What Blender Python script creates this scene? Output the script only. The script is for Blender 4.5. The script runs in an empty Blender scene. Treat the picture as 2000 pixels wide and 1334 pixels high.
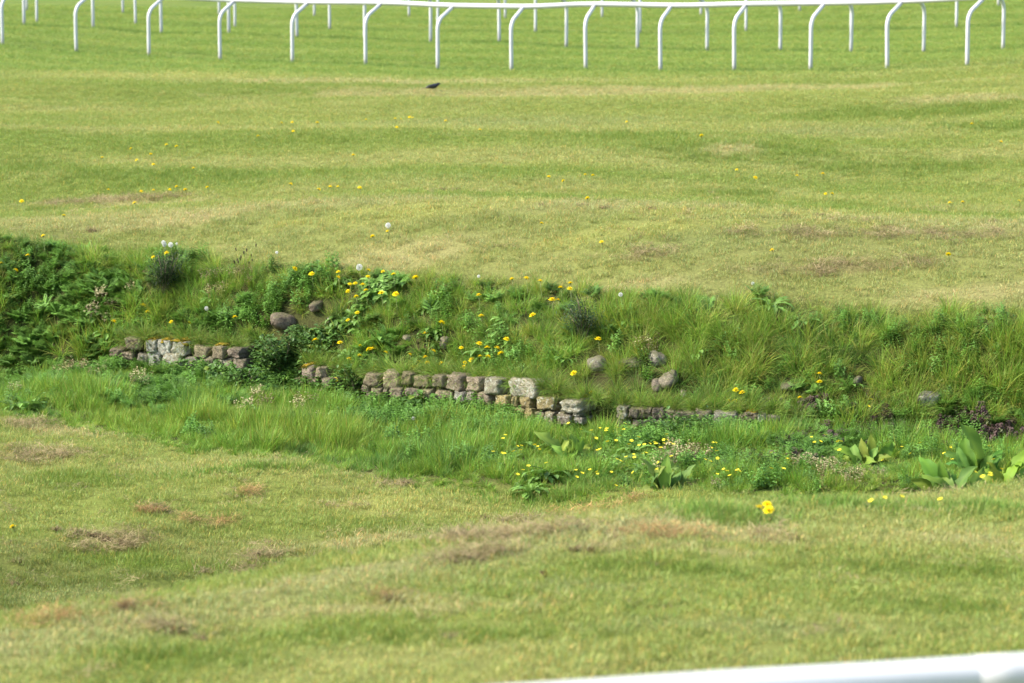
import bpy, math, random
import numpy as np
from mathutils import Vector, Matrix

rng = np.random.default_rng(7)
random.seed(7)
sc = bpy.context.scene
C = sc.collection

# ------------------------------------------------------------------ camera
CAM_H, F, PITCH = 2.55, 6000.0, math.atan(808 / 6000.0)      # focal length in photo pixels (2000 wide)
cd = bpy.data.cameras.new('camera')
cd.sensor_width = 36.0
cd.lens = F / 2000.0 * 36.0
cd.clip_start, cd.clip_end = 0.1, 6000.0
cd.dof.use_dof = True
cd.dof.focus_distance = 23.5
cd.dof.aperture_fstop = 4.2
cam = bpy.data.objects.new('camera', cd)
C.objects.link(cam)
cam.location = (0, 0, CAM_H)
cam.rotation_euler = (math.pi / 2 - PITCH, 0, 0)
sc.camera = cam

# ------------------------------------------------------------------ light
SUN = Vector((-0.80, -0.08, 0.84)).normalized()               # towards the sun: high and to the left
EL = math.asin(SUN.z)
w = bpy.data.worlds.new('World')
sc.world = w
w.use_nodes = True
nt = w.node_tree
bg = nt.nodes['Background']
sky = nt.nodes.new('ShaderNodeTexSky')
sky.sky_type = 'NISHITA'
sky.sun_disc = False
sky.sun_elevation = EL
sky.sun_rotation = math.atan2(SUN.x, SUN.y)
sky.air_density, sky.dust_density, sky.ozone_density = 1.0, 2.0, 1.0
nt.links.new(sky.outputs[0], bg.inputs[0])
bg.inputs[1].default_value = 0.15
sl = bpy.data.lights.new('sun', 'SUN')
sl.energy, sl.angle, sl.color = 3.5, math.radians(9.0), (1.0, 0.95, 0.86)
so = bpy.data.objects.new('sun', sl)
C.objects.link(so)
so.rotation_euler = SUN.to_track_quat('Z', 'Y').to_euler()
so.location = (-20, -10, 30)
vs = sc.view_settings
vs.view_transform, vs.look, vs.gamma, vs.exposure = 'Standard', 'None', 1.0, 1.28
vs.use_curve_mapping = False
sc.cycles.use_denoising = True
sc.cycles.max_bounces = 5
sc.cycles.diffuse_bounces = 3
sc.cycles.glossy_bounces = 1
sc.cycles.transmission_bounces = 4
sc.cycles.transparent_max_bounces = 4

# ------------------------------------------------------------------ small maths
def ray(px, py):
    s, c = math.sin(PITCH), math.cos(PITCH)
    a, b = (px - 1000.0) / F, (667.0 - py) / F
    return np.array([a, c + b * s, -s + b * c])
def P(px, py, Y):                       # the point on a sight line at distance Y: used to measure the place off the photograph
    d = ray(px, py)
    return np.array([0, 0, CAM_H]) + d * (Y / d[1])
def pchip(xk, yk, x):
    xk, yk = np.asarray(xk, float), np.asarray(yk, float)
    h = np.diff(xk); dl = np.diff(yk) / h
    m = np.zeros_like(yk)
    for i in range(1, len(xk) - 1):
        if dl[i - 1] * dl[i] > 0:
            w1, w2 = 2 * h[i] + h[i - 1], h[i] + 2 * h[i - 1]
            m[i] = (w1 + w2) / (w1 / dl[i - 1] + w2 / dl[i])
    x = np.clip(x, xk[0], xk[-1])
    i = np.clip(np.searchsorted(xk, x) - 1, 0, len(xk) - 2)
    t = (x - xk[i]) / h[i]
    return ((2*t**3 - 3*t**2 + 1) * yk[i] + (t**3 - 2*t**2 + t) * h[i] * m[i]
            + (-2*t**3 + 3*t**2) * yk[i + 1] + (t**3 - t**2) * h[i] * m[i + 1])
_perm = np.random.default_rng(3).random((64, 64, 16))
def vnoise(x, y, k=0):
    xi, yi = np.floor(x).astype(int), np.floor(y).astype(int)
    fx, fy = x - xi, y - yi
    fx, fy = fx * fx * (3 - 2 * fx), fy * fy * (3 - 2 * fy)
    T = _perm[:, :, k % 16]
    a, b = T[xi & 63, yi & 63], T[(xi + 1) & 63, yi & 63]
    c, d = T[xi & 63, (yi + 1) & 63], T[(xi + 1) & 63, (yi + 1) & 63]
    return (a * (1 - fx) + b * fx) * (1 - fy) + (c * (1 - fx) + d * fx) * fy
def fbm(x, y, k=0, o=3):
    s, a, t = 0, 1.0, 0
    for i in range(o):
        s = s + a * vnoise(x * 2**i + 13.7 * i, y * 2**i + 5.1 * i, k + i); t += a; a *= 0.5
    return s / t
def sstep(a, b, x):
    t = np.clip((x - a) / (b - a), 0, 1)
    return t * t * (3 - 2 * t)

# ------------------------------------------------------------------ terrain measured along the ditch
DW = ([-700, 0, 300, 470, 620, 740, 900, 1000, 1100, 1220, 1500, 2000, 2700],
      [27.3, 26.3, 25.8, 25.3, 24.8, 24.3, 23.8, 23.4, 22.95, 22.7, 22.4, 22.0, 21.6])
def dwall(px): return float(pchip(*DW, np.array([px]))[0])
WPX = [-700, 0, 230, 300, 470, 550, 620, 740, 900, 1000, 1100, 1160, 1220, 1400, 1500, 1700, 2000, 2700]
WTOP = [640, 690, 662, 660, 677, 692, 712, 730, 737, 744, 767, 777, 792, 802, 806, 817, 837, 860]
WBOT = [700, 738, 712, 722, 737, 747, 762, 787, 797, 807, 832, 832, 837, 837, 834, 842, 862, 890]
def line(pts):                           # pts: px, py, Y  -> sorted X, Y, Z
    q = np.array([P(*p) for p in pts])
    o = np.argsort(q[:, 0]); q = q[o]
    return q[:, 0], q[:, 1], q[:, 2]
def flat(pts):                           # pts: px, Y, Z
    q = np.array([[(p[0] - 1000) / F * p[1], p[1], p[2]] for p in pts])
    return q[:, 0], q[:, 1], q[:, 2]
FENCE1 = [(-140, 74, 63.8), (5, 87, 63), (149, 102, 62.2), (291, 110, 61.2), (430, 117, 60.4), (571, 123, 59.4), (714, 127, 58.4), (855, 135, 57.4),
          (999, 137, 56.5), (1144, 136, 56.0), (1290, 138, 55.4), (1434, 138, 54.7), (1583, 139, 54.0), (1733, 135, 53.1), (1889, 129, 52.1), (2055, 122, 51.0)]
FENCE2 = [(-88, 44, 70.6), (47, 50, 70), (182, 54, 69.3), (315, 66, 68.5), (447, 66, 67.7), (580, 74, 66.9), (712, 76, 66.2), (841, 83, 65.5),
          (975, 83, 65.0), (1106, 92, 64.3), (1245, 94, 63.5), (1381, 99, 62.6), (1524, 99, 61.6), (1662, 102, 60.8), (1804, 103, 60), (1959, 96, 59), (2110, 90, 58)]
FENCE3 = [(72, 46, 76.2), (265, 50, 75.6), (459, 55, 74.6), (644, 59, 73.6), (855, 64, 72.6), (1046, 64, 71.8), (1250, 66, 71.2), (1457, 63, 70.6), (1662, 60, 70), (1868, 55, 69.3), (2080, 50, 68.5)]
FENCE4 = [(52, 22, 80), (240, 26, 79.6), (428, 31, 79), (614, 33, 78.4), (799, 34, 77.9), (987, 36, 77.4), (1176, 35, 76.9), (1369, 31, 76.3), (1562, 24, 75.6), (1755, 18, 75), (1950, 12, 74.4)]
LINES = [
    flat([(-900, 8.5, 0.0), (1000, 8.5, 0.0), (2900, 8.5, 0.0)]),
    line([(-700, 1310, 10.4), (0, 1240, 11.1), (330, 1183, 11.55), (700, 1112, 12.2), (1000, 1058, 12.75), (1280, 1012, 13.3), (1700, 1002, 14.0), (2000, 1003, 14.5), (2700, 1010, 15)]),
    flat([(-700, 13.0, -.62), (0, 13.4, -.62), (700, 14.4, -.62), (1280, 15.4, -.53), (1700, 16.0, -.5), (2000, 16.6, -.52), (2700, 17, -.5)]),
    flat([(-700, 15.8, -1.42), (0, 16.2, -1.44), (700, 17.2, -1.38), (1280, 18.1, -1.12), (1700, 18.4, -1.0), (2000, 18.7, -1.0), (2700, 18.8, -.95)]),
    line([(-700, 765, 24.4), (0, 815, 23.5), (200, 850, 22.8), (400, 885, 21.9), (700, 928, 21.2), (1000, 950, 20.6), (1280, 958, 20.2), (1500, 962, 19.9), (1800, 965, 19.6), (2000, 985, 19.2), (2700, 1000, 19.1)]),
    line([(p, b + 12, dwall(p) + .05) for p, b in zip(WPX, WBOT)]),
    line([(p, t - 1, dwall(p) + .25) for p, t in zip(WPX, WTOP)]),
    line([(-700, 420, 28.6), (0, 470, 27.5), (300, 500, 27.1), (600, 530, 26.0), (1000, 563, 24.85), (1300, 582, 24.05), (1700, 598, 23.65), (2000, 618, 23.25), (2700, 640, 22.8)]),
    line([(-700, 450, 29.6), (0, 431, 28.9), (400, 405, 28.6), (900, 388, 27.4), (1300, 400, 26.6), (1700, 420, 26.2), (2000, 436, 25.8), (2700, 455, 25.3)]),
    line([(-700, 430, 32.5), (0, 421, 32.4), (400, 402, 32.2), (900, 385, 31.6), (1300, 397, 31.0), (1700, 417, 30.4), (2000, 432, 30.0), (2700, 445, 29.5)]),
    line([(-700, 244, 40), (0, 243, 40), (1000, 245, 40), (1600, 236, 40), (2000, 226, 40), (2700, 220, 40)]),
    line(FENCE1), line(FENCE2), line(FENCE3), line(FENCE4),
]
def linexy(k, x):
    X, Y, Z = LINES[k]
    return pchip(X, Y, x), pchip(X, Z, x)
def edge_noise(x): return 0.22 * (fbm(x * 1.1 + 40, x * 0 + 3.3, 2) - .5) * 2
def bank_masks(x, y):
    """0..1: inside the unmown strip; and how far up the bank (negative: below the wall line)"""
    y3 = pchip(LINES[4][0], LINES[4][1], x) + edge_noise(x) * 1.3
    y6 = pchip(LINES[7][0], LINES[7][1], x) + edge_noise(x + 31) * .6
    y4 = pchip(LINES[5][0], LINES[5][1], x)
    return y3, y4, y6

ax = np.concatenate([-np.geomspace(700, 9.2, 34), np.arange(-9, 9.001, 0.065), np.geomspace(9.2, 700, 34)])
ay = np.concatenate([np.linspace(-60, 6, 23), np.arange(7, 33.0, 0.065), np.arange(33, 86, 0.3), np.geomspace(87, 1600, 36)])
HZ = np.zeros((len(ax), len(ay)))
for i, x in enumerate(ax):
    ks = [linexy(k, np.array([x])) for k in range(len(LINES))]
    yk = [-80.0, 6.0] + [float(a[0]) for a, b in ks] + [100.0, 2000.0]
    zk = [0.0, 0.0] + [float(b[0]) for a, b in ks] + [float(ks[-1][1][0]) + .1, .4]
    for j in range(1, len(yk)):
        if yk[j] <= yk[j - 1] + .02: yk[j] = yk[j - 1] + .02
    HZ[i] = pchip(yk, zk, ay)
GX, GY = np.meshgrid(ax, ay, indexing='ij')
y3, y4, y6 = bank_masks(GX, GY)
onbank = sstep(0, .35, GY - y3) * (1 - sstep(-.1, .25, GY - y6))
above = sstep(.15, .3, GY - y4)
near = (GY > 6) & (GY < 90)
lump = .05 * (fbm(GX * .8, GY * .8, 1) - .5) + .018 * (fbm(GX * 4, GY * 4, 4) - .5)
HZ += np.where(near, lump, 0)
HZ += onbank * above * .17 * (fbm(GX * 2.6, GY * 2.6, 6) - .5)
ditchf = (1 - sstep(-.2, .3, GY - y3)) * sstep(15, 16.5, GY)
HZ += ditchf * (.06 * (fbm(GX * 1.7, GY * 1.4, 8) - .5) + .34 * (fbm(GX * .55, GY * .5, 10) - .5))
fieldm = sstep(30, 34, GY) * (1 - sstep(47, 51, GY))
HZ += fieldm * .40 * (fbm(GX * .16 + 3, GY * .30, 12, 2) - .5)
nearm = sstep(8, 9.5, GY) * (1 - sstep(11, 13, GY))
HZ += nearm * .09 * (fbm(GX * .5 + 3, GY * .9, 13, 2) - .5)

def H(x, y):
    x, y = np.atleast_1d(np.asarray(x, float)), np.atleast_1d(np.asarray(y, float))
    i = np.clip(np.searchsorted(ax, x) - 1, 0, len(ax) - 2)
    j = np.clip(np.searchsorted(ay, y) - 1, 0, len(ay) - 2)
    u = (x - ax[i]) / (ax[i + 1] - ax[i]); v = (y - ay[j]) / (ay[j + 1] - ay[j])
    return HZ[i, j]*(1-u)*(1-v) + HZ[i+1, j]*u*(1-v) + HZ[i, j+1]*(1-u)*v + HZ[i+1, j+1]*u*v
def G(px, py):                           # first ground point on the sight line of a photo pixel
    d = ray(px, py); d = d / d[1]
    Y = np.concatenate([np.arange(8.5, 33, .03), np.arange(33, 130, .12)])
    zz = CAM_H + d[2] * Y
    hit = np.nonzero(zz <= H(d[0] * Y, Y))[0]
    y = Y[hit[0]] if len(hit) else 130.0
    x = d[0] * y
    return np.array([x, y, float(H(x, y)[0])])
def Gstem(px, py, s):                    # ground point whose stem of height s ends on that sight line
    g = G(px, py)
    return G(px, py + s * F / g[1])

# ------------------------------------------------------------------ turf colours: dry, green and thatched patches where the place has them, with light and shade painted on the ridge
# px, py, rx, ry (photo pixels, turned into metres on the ground), kind
PATCH = [
    (1300, 182, 900, 7, 'D'), (700, 160, 500, 6, 'D'), (300, 150, 350, 8, 'Y'), (1900, 195, 200, 10, 'D'), (1750, 228, 330, 17, 'G'), (1900, 250, 180, 12, 'G'),
    (1450, 300, 300, 22, 'G'), (1750, 330, 250, 22, 'G'), (1200, 268, 240, 9, 'G'), (350, 345, 420, 20, 'G'), (60, 330, 140, 25, 'G'), (1450, 380, 110, 9, 'G'), (100, 412, 60, 6, 'G'),
    (220, 394, 190, 6, 'B'), (300, 402, 200, 6, 'D'), (1430, 296, 80, 12, 'D'), (1000, 240, 400, 12, 'L'), (1650, 260, 250, 9, 'L'), (900, 395, 420, 6, 'Y'), (1500, 415, 420, 8, 'Y'),
    (1750, 458, 330, 8, 'B'), (1660, 525, 220, 8, 'B'), (1270, 497, 60, 9, 'B'), (1320, 440, 450, 10, 'Y'), (760, 420, 400, 14, 'Y'), (300, 440, 220, 14, 'D'), (1900, 575, 200, 14, 'D'), (1250, 565, 150, 10, 'D'),
    (800, 500, 220, 22, 'D'), (560, 460, 160, 12, 'L'), (1400, 475, 200, 10, 'L'),
    (180, 845, 130, 12, 'D'), (60, 890, 90, 16, 'B'), (70, 830, 60, 6, 'B'), (300, 1003, 30, 6, 'B'), (390, 1020, 75, 9, 'O'), (280, 1003, 30, 5, 'O'), (490, 965, 20, 6, 'O'), (670, 995, 40, 5, 'O'),
    (230, 1052, 100, 14, 'B'), (200, 1075, 60, 8, 'B'), (520, 1085, 50, 10, 'B'), (480, 1125, 50, 8, 'B'), (960, 1050, 140, 14, 'B'), (1020, 1020, 60, 5, 'B'), (780, 945, 40, 10, 'B'), (1180, 997, 110, 4, 'O'), (1100, 1040, 60, 6, 'B'),
    (150, 940, 160, 30, 'G'), (200, 1100, 220, 22, 'G'), (420, 1115, 200, 14, 'G'), (800, 985, 200, 25, 'Y'), (600, 930, 200, 20, 'Y'), (1050, 975, 200, 14, 'Y'), (700, 1060, 200, 14, 'D'),
    (900, 1095, 60, 9, 'B'), (990, 1080, 70, 6, 'B'), (1480, 1058, 220, 15, 'D'), (1350, 1075, 250, 10, 'D'), (1300, 1050, 80, 10, 'O'), (1490, 1052, 30, 5, 'B'), (760, 1175, 45, 7, 'O'), (850, 1172, 120, 5, 'D'), (700, 1190, 350, 14, 'D'), (330, 1232, 40, 4, 'B'),
    (1060, 1180, 70, 5, 'D'), (1350, 1115, 280, 14, 'G'), (1800, 1115, 260, 14, 'G'), (900, 1250, 400, 22, 'G'), (1500, 1230, 450, 20, 'L'), (350, 1290, 250, 20, 'G'), (1100, 1150, 300, 10, 'L'), (250, 1190, 260, 16, 'L'), (150, 1170, 200, 20, 'L'), (1800, 1190, 200, 18, 'G'),
    (120, 1218, 120, 5, 'O'), (250, 1192, 100, 4, 'O'), (1750, 1000, 250, 9, 'D'), (1400, 1010, 110, 22, 'G'), (1850, 1060, 200, 14, 'D'),
]
KCOL = {'G': (.190, .265, .042), 'Y': (.38, .40, .11), 'D': (.44, .415, .165), 'B': (.37, .30, .145), 'O': (.50, .33, .14), 'L': (.30, .34, .105)}
def world_patch(p):
    px, py, rx, ry, k = p
    c = G(px, py); a = G(px, py - ry); b = G(px, py + ry)
    ry_ = ry * c[1] / F / ((CAM_H - c[2]) / c[1])
    return c[0], c[1], rx * c[1] / F, min(max(.5 * abs(a[1] - b[1]), .03, .5 * ry_), 1.25 * ry_), k
WP = [world_patch(p) for p in PATCH]
BASE = np.array([.302, .352, .082])
def turf(x, y):
    n1 = fbm(x * .35, y * .5, 0); n2 = fbm(x * 1.7, y * 1.7, 3); n3 = fbm(x * .11 + 9, (y + .12 * x) * .8, 5)
    wn, wd = 1 - sstep(13.5, 15.5, y), sstep(13.5, 15.5, y) * (1 - sstep(22, 24, y))     # bands follow the mower: along the near shoulder, then across the ditch floor
    n3 = n3 * (1 - wn - wd) + wn * fbm((x + .9 * y) * .22, (y - .9 * x) * .85 + 4, 5) + wd * fbm((x - .6 * y) * .3, (y + .6 * x) * 1.0 + 9, 6)
    col = np.empty(x.shape + (3,))
    col[:] = BASE
    g = sstep(.36, .64, n1 * .35 + n3 * .65)[..., None] * .75
    col = col * (1 - g) + np.array([.205, .285, .046]) * g
    n4 = fbm(x * .13 + 50, (y + .1 * x) * .9, 8)
    d = sstep(.42, .70, n2 * .35 + n4 * .65)[..., None] * .55
    col = col * (1 - d) + np.array([.41, .41, .138]) * d
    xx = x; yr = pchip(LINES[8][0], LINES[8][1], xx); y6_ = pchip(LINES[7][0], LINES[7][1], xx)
    rim_light = np.exp(-((y - yr + .15) / .38)**2)[..., None] * (.45 + .5 * n2[..., None])  # bright light along the ridge top, painted into the dry crest colour
    slope_shade = (sstep(-.2, .3, y - y6_) * (1 - sstep(-.3, .5, y - yr)))[..., None] * (.35 + .3 * n2[..., None])  # olive-tan turf with the slope's shade painted into it
    col = col * (1 - slope_shade) + np.array([.30, .315, .108]) * slope_shade
    col = col * (1 - rim_light) + np.array([.44, .425, .165]) * rim_light
    yl = pchip(LINES[1][0], LINES[1][1], xx)                            # thin dry turf on the near shoulder of the ditch, darker green beyond it
    lip = (sstep(-.95, -.05, y - yl) * (1 - sstep(-.03, .1, y - yl)))[..., None] * (.4 + .6 * n2[..., None]) * (xx < 1.2)[..., None]
    col = col * (1 - lip) + np.array([.40, .39, .165]) * lip
    toe_green = (sstep(14.5, 16, y) * (1 - sstep(17.6, 20.2, y)) * (1 - sstep(-.4, .6, xx)))[..., None] * np.clip(.5 + n2[..., None], 0, 1)
    col = col * (1 - toe_green) + np.array([.165, .205, .042]) * toe_green
    far = sstep(50, 57, y)[..., None]                                  # the course itself: tended, greener, mown in stripes
    stripe = .5 + .5 * np.sin((y + x * .52) * 2.4 + 2 * n1)
    cc = np.array([.195, .300, .050]) + (np.array([.285, .355, .075]) - np.array([.195, .300, .050])) * (stripe * .7 + .3 * n2)[..., None]
    col = col * (1 - far) + cc * far
    for kf in (11, 12, 13):                                              # ranker grass where the mower cannot reach along the rails
        fl = np.exp(-((y - pchip(LINES[kf][0], LINES[kf][1], x) + .1) / .28)**2)[..., None] * (.35 + .6 * n2[..., None])
        col = col * (1 - fl) + np.array([.10, .19, .03]) * fl
    for cx, cy, rx, ry, k in WP:
        dx, dy = (x - cx) / rx, (y - cy) / ry
        r = np.sqrt(dx * dx + dy * dy) + (fbm(x * 3.1, y * 3.1, 7) - .5) * 1.1 + (n2 - .5) * .6
        m = (1 - sstep(.35, 1.1, r))[..., None] * (.26 if k in 'BO' else .85)
        col = col * (1 - m) + np.array(KCOL[k]) * m
    return col
def thatch(x, y, kinds='BO'):
    m = np.zeros(x.shape)
    for cx, cy, rx, ry, k in WP:
        if k in kinds:
            r = np.sqrt(((x - cx) / rx)**2 + ((y - cy) / ry)**2) + (fbm(x * 6, y * 4, 9) - .5) * 2.0 + (fbm(x * 1.7, y * 1.7, 4) - .5) * .9
            m = np.maximum(m, 1 - sstep(.5, 1.1, r))
    return m

# ------------------------------------------------------------------ node helpers
def new_mat(name):
    m = bpy.data.materials.new(name); m.use_nodes = True
    n = m.node_tree; b = n.nodes['Principled BSDF']
    return m, n, b
def leaf_mat(name, col=None, tinted=False, transl=.32, rough=.55, attr='col', spec=.25):
    m, n, b = new_mat(name)
    out = n.nodes['Material Output']
    a = n.nodes.new('ShaderNodeAttribute'); a.attribute_name = attr
    c = a.outputs['Color']
    if tinted:
        t = n.nodes.new('ShaderNodeAttribute'); t.attribute_name = 'tint'; t.attribute_type = 'INSTANCER'
        mx = n.nodes.new('ShaderNodeMix'); mx.data_type = 'RGBA'; mx.blend_type = 'MULTIPLY'; mx.inputs['Factor'].default_value = 1
        n.links.new(a.outputs['Color'], mx.inputs['A']); n.links.new(t.outputs['Color'], mx.inputs['B'])
        c = mx.outputs['Result']
    n.links.new(c, b.inputs['Base Color'])
    b.inputs['Roughness'].default_value = rough
    b.inputs['Specular IOR Level'].default_value = spec
    tr = n.nodes.new('ShaderNodeBsdfTranslucent'); n.links.new(c, tr.inputs['Color'])
    ms = n.nodes.new('ShaderNodeMixShader'); ms.inputs[0].default_value = transl
    n.links.new(b.outputs[0], ms.inputs[1]); n.links.new(tr.outputs[0], ms.inputs[2])
    n.links.new(ms.outputs[0], out.inputs['Surface'])
    return m
def plain_mat(name, col, rough=.6, vary=.15, scale=8.0, spec=.3):
    m, n, b = new_mat(name)
    tc = n.nodes.new('ShaderNodeTexCoord'); nz = n.nodes.new('ShaderNodeTexNoise')
    nz.inputs['Scale'].default_value = scale; nz.inputs['Detail'].default_value = 5
    n.links.new(tc.outputs['Object'], nz.inputs['Vector'])
    r = n.nodes.new('ShaderNodeValToRGB')
    r.color_ramp.elements[0].position, r.color_ramp.elements[1].position = .3, .7
    r.color_ramp.elements[0].color = (*[c * (1 - vary) for c in col], 1)
    r.color_ramp.elements[1].color = (*[min(1, c * (1 + vary)) for c in col], 1)
    n.links.new(nz.outputs['Fac'], r.inputs[0]); n.links.new(r.outputs[0], b.inputs['Base Color'])
    b.inputs['Roughness'].default_value = rough; b.inputs['Specular IOR Level'].default_value = spec
    return m
M = {}
M['grass'] = leaf_mat('grass_blades', tinted=True, transl=.38)
M['leaf'] = leaf_mat('weed_leaves', tinted=True, transl=.30, rough=.5)
M['dead'] = leaf_mat('dead_grass', tinted=True, transl=.22, rough=.8, spec=.1)
M['foliage'] = leaf_mat('shrub_leaves', transl=.25, rough=.5)
M['dock'] = leaf_mat('dock_leaf', transl=.36, rough=.58, spec=.15)
M['petal'] = leaf_mat('petals', transl=.25, rough=.6, spec=.1)
M['puff'] = leaf_mat('seed_down', transl=.5, rough=.8, spec=.1)
M['stem'] = plain_mat('stem', (.22, .25, .09), .6)
M['twig'] = plain_mat('twig', (.22, .17, .11), .8)
M['moss'] = plain_mat('moss', (.19, .135, .016), .95, .6, 60, .05)
M['clip'] = plain_mat('clipping_heap', (.13, .10, .05), .95, .4, 50, .05)
M['feather'] = plain_mat('dark_feathers', (.014, .015, .019), .45, .3, 30, .5)
M['beak'] = plain_mat('beak', (.05, .04, .02), .4)
M['brownleaf'] = plain_mat('brown_leaf', (.085, .05, .018), .7, .3, 40)

def rail_mat():
    m, n, b = new_mat('white_rail_plastic')
    tc = n.nodes.new('ShaderNodeTexCoord'); nz = n.nodes.new('ShaderNodeTexNoise')
    nz.inputs['Scale'].default_value = 3; nz.inputs['Detail'].default_value = 6
    n.links.new(tc.outputs['Object'], nz.inputs['Vector'])
    r = n.nodes.new('ShaderNodeValToRGB')
    r.color_ramp.elements[0].position, r.color_ramp.elements[1].position = .25, .75
    r.color_ramp.elements[0].color = (.52, .52, .515, 1); r.color_ramp.elements[1].color = (.61, .61, .605, 1)
    n.links.new(nz.outputs['Fac'], r.inputs[0])
    at = n.nodes.new('ShaderNodeAttribute'); at.attribute_name = 'dirt'
    mul = n.nodes.new('ShaderNodeMath'); mul.operation = 'MULTIPLY'
    n.links.new(at.outputs['Fac'], mul.inputs[0]); n.links.new(nz.outputs['Fac'], mul.inputs[1])
    mx = n.nodes.new('ShaderNodeMix'); mx.data_type = 'RGBA'
    n.links.new(mul.outputs[0], mx.inputs['Factor']); n.links.new(r.outputs[0], mx.inputs['A'])
    mx.inputs['B'].default_value = (.20, .17, .11, 1)
    n.links.new(mx.outputs['Result'], b.inputs['Base Color'])
    b.inputs['Roughness'].default_value = .38; b.inputs['Specular IOR Level'].default_value = .4
    return m
M['rail'] = rail_mat()

def stone_mat():
    m, n, b = new_mat('weathered_sandstone')
    L = n.links.new
    a = n.nodes.new('ShaderNodeAttribute'); a.attribute_name = 'col'
    li = n.nodes.new('ShaderNodeAttribute'); li.attribute_name = 'lichen'
    tc = n.nodes.new('ShaderNodeTexCoord')
    geo = n.nodes.new('ShaderNodeNewGeometry')
    def noise(s, d=6, rgh=.6):
        z = n.nodes.new('ShaderNodeTexNoise'); z.inputs['Scale'].default_value = s; z.inputs['Detail'].default_value = d; z.inputs['Roughness'].default_value = rgh
        L(geo.outputs['Position'], z.inputs['Vector']); return z
    def ramp(src, p0, p1, c0, c1):
        r = n.nodes.new('ShaderNodeValToRGB'); e = r.color_ramp.elements
        e[0].position, e[1].position = p0, p1; e[0].color = (*c0, 1); e[1].color = (*c1, 1); L(src, r.inputs[0]); return r
    n1, n2, n3 = noise(14), noise(55, 8, .7), noise(32, 7, .65)
    mul = n.nodes.new('ShaderNodeMix'); mul.data_type = 'RGBA'; mul.blend_type = 'MULTIPLY'; mul.inputs['Factor'].default_value = 1
    L(a.outputs['Color'], mul.inputs['A'])
    r1 = ramp(n1.outputs['Fac'], .3, .72, (.42, .40, .38), (1.3, 1.25, 1.15)); L(r1.outputs[0], mul.inputs['B'])
    mul2 = n.nodes.new('ShaderNodeMix'); mul2.data_type = 'RGBA'; mul2.blend_type = 'MULTIPLY'; mul2.inputs['Factor'].default_value = 1
    r2 = ramp(n2.outputs['Fac'], .3, .7, (.5, .5, .5), (1.3, 1.3, 1.3)); L(mul.outputs['Result'], mul2.inputs['A']); L(r2.outputs[0], mul2.inputs['B'])
    add = n.nodes.new('ShaderNodeMath'); add.operation = 'MULTIPLY_ADD'; add.inputs[1].default_value = .55
    L(li.outputs['Fac'], add.inputs[0]); L(n3.outputs['Fac'], add.inputs[2])
    rl = ramp(add.outputs[0], .67, .77, (0, 0, 0), (1, 1, 1))
    mx = n.nodes.new('ShaderNodeMix'); mx.data_type = 'RGBA'
    L(rl.outputs[0], mx.inputs['Factor']); L(mul2.outputs['Result'], mx.inputs['A'])
    rc = ramp(n2.outputs['Fac'], .35, .65, (.28, .28, .21), (.47, .47, .39)); L(rc.outputs[0], mx.inputs['B'])
    sx = n.nodes.new('ShaderNodeSeparateXYZ'); L(geo.outputs['True Normal'], sx.inputs[0])
    al = n.nodes.new('ShaderNodeMath'); al.operation = 'MULTIPLY_ADD'; al.inputs[1].default_value = .32
    L(sx.outputs['Z'], al.inputs[0]); L(n1.outputs['Fac'], al.inputs[2])
    ra = ramp(al.outputs[0], .60, .80, (0, 0, 0), (.8, .8, .8))                # algae, soil and moss settle on ledges
    mg = n.nodes.new('ShaderNodeMix'); mg.data_type = 'RGBA'
    L(ra.outputs[0], mg.inputs['Factor']); L(mx.outputs['Result'], mg.inputs['A']); mg.inputs['B'].default_value = (.105, .10, .045, 1)
    L(mg.outputs['Result'], b.inputs['Base Color'])
    b.inputs['Roughness'].default_value = .9; b.inputs['Specular IOR Level'].default_value = .15
    bp = n.nodes.new('ShaderNodeBump'); bp.inputs['Strength'].default_value = 1.0; bp.inputs['Distance'].default_value = .02
    L(n2.outputs['Fac'], bp.inputs['Height']); L(bp.outputs[0], b.inputs['Normal'])
    return m
M['stone'] = stone_mat()

def ground_mat():
    m, n, b = new_mat('turf_ground')
    L = n.links.new
    a = n.nodes.new('ShaderNodeAttribute'); a.attribute_name = 'col'
    geo = n.nodes.new('ShaderNodeNewGeometry')
    nz = n.nodes.new('ShaderNodeTexNoise'); nz.inputs['Scale'].default_value = 45; nz.inputs['Detail'].default_value = 6; nz.inputs['Roughness'].default_value = .7
    L(geo.outputs['Position'], nz.inputs['Vector'])
    r = n.nodes.new('ShaderNodeValToRGB'); e = r.color_ramp.elements
    e[0].position, e[1].position = .3, .7; e[0].color = (.55, .52, .5, 1); e[1].color = (1.2, 1.2, 1.1, 1)
    L(nz.outputs['Fac'], r.inputs[0])
    mx = n.nodes.new('ShaderNodeMix'); mx.data_type = 'RGBA'; mx.blend_type = 'MULTIPLY'; mx.inputs['Factor'].default_value = 1
    L(a.outputs['Color'], mx.inputs['A']); L(r.outputs[0], mx.inputs['B'])
    L(mx.outputs['Result'], b.inputs['Base Color'])
    b.inputs['Roughness'].default_value = .95; b.inputs['Specular IOR Level'].default_value = .1
    bp = n.nodes.new('ShaderNodeBump'); bp.inputs['Strength'].default_value = .6; bp.inputs['Distance'].default_value = .03
    L(nz.outputs['Fac'], bp.inputs['Height']); L(bp.outputs[0], b.inputs['Normal'])
    return m
M['ground'] = ground_mat()

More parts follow.
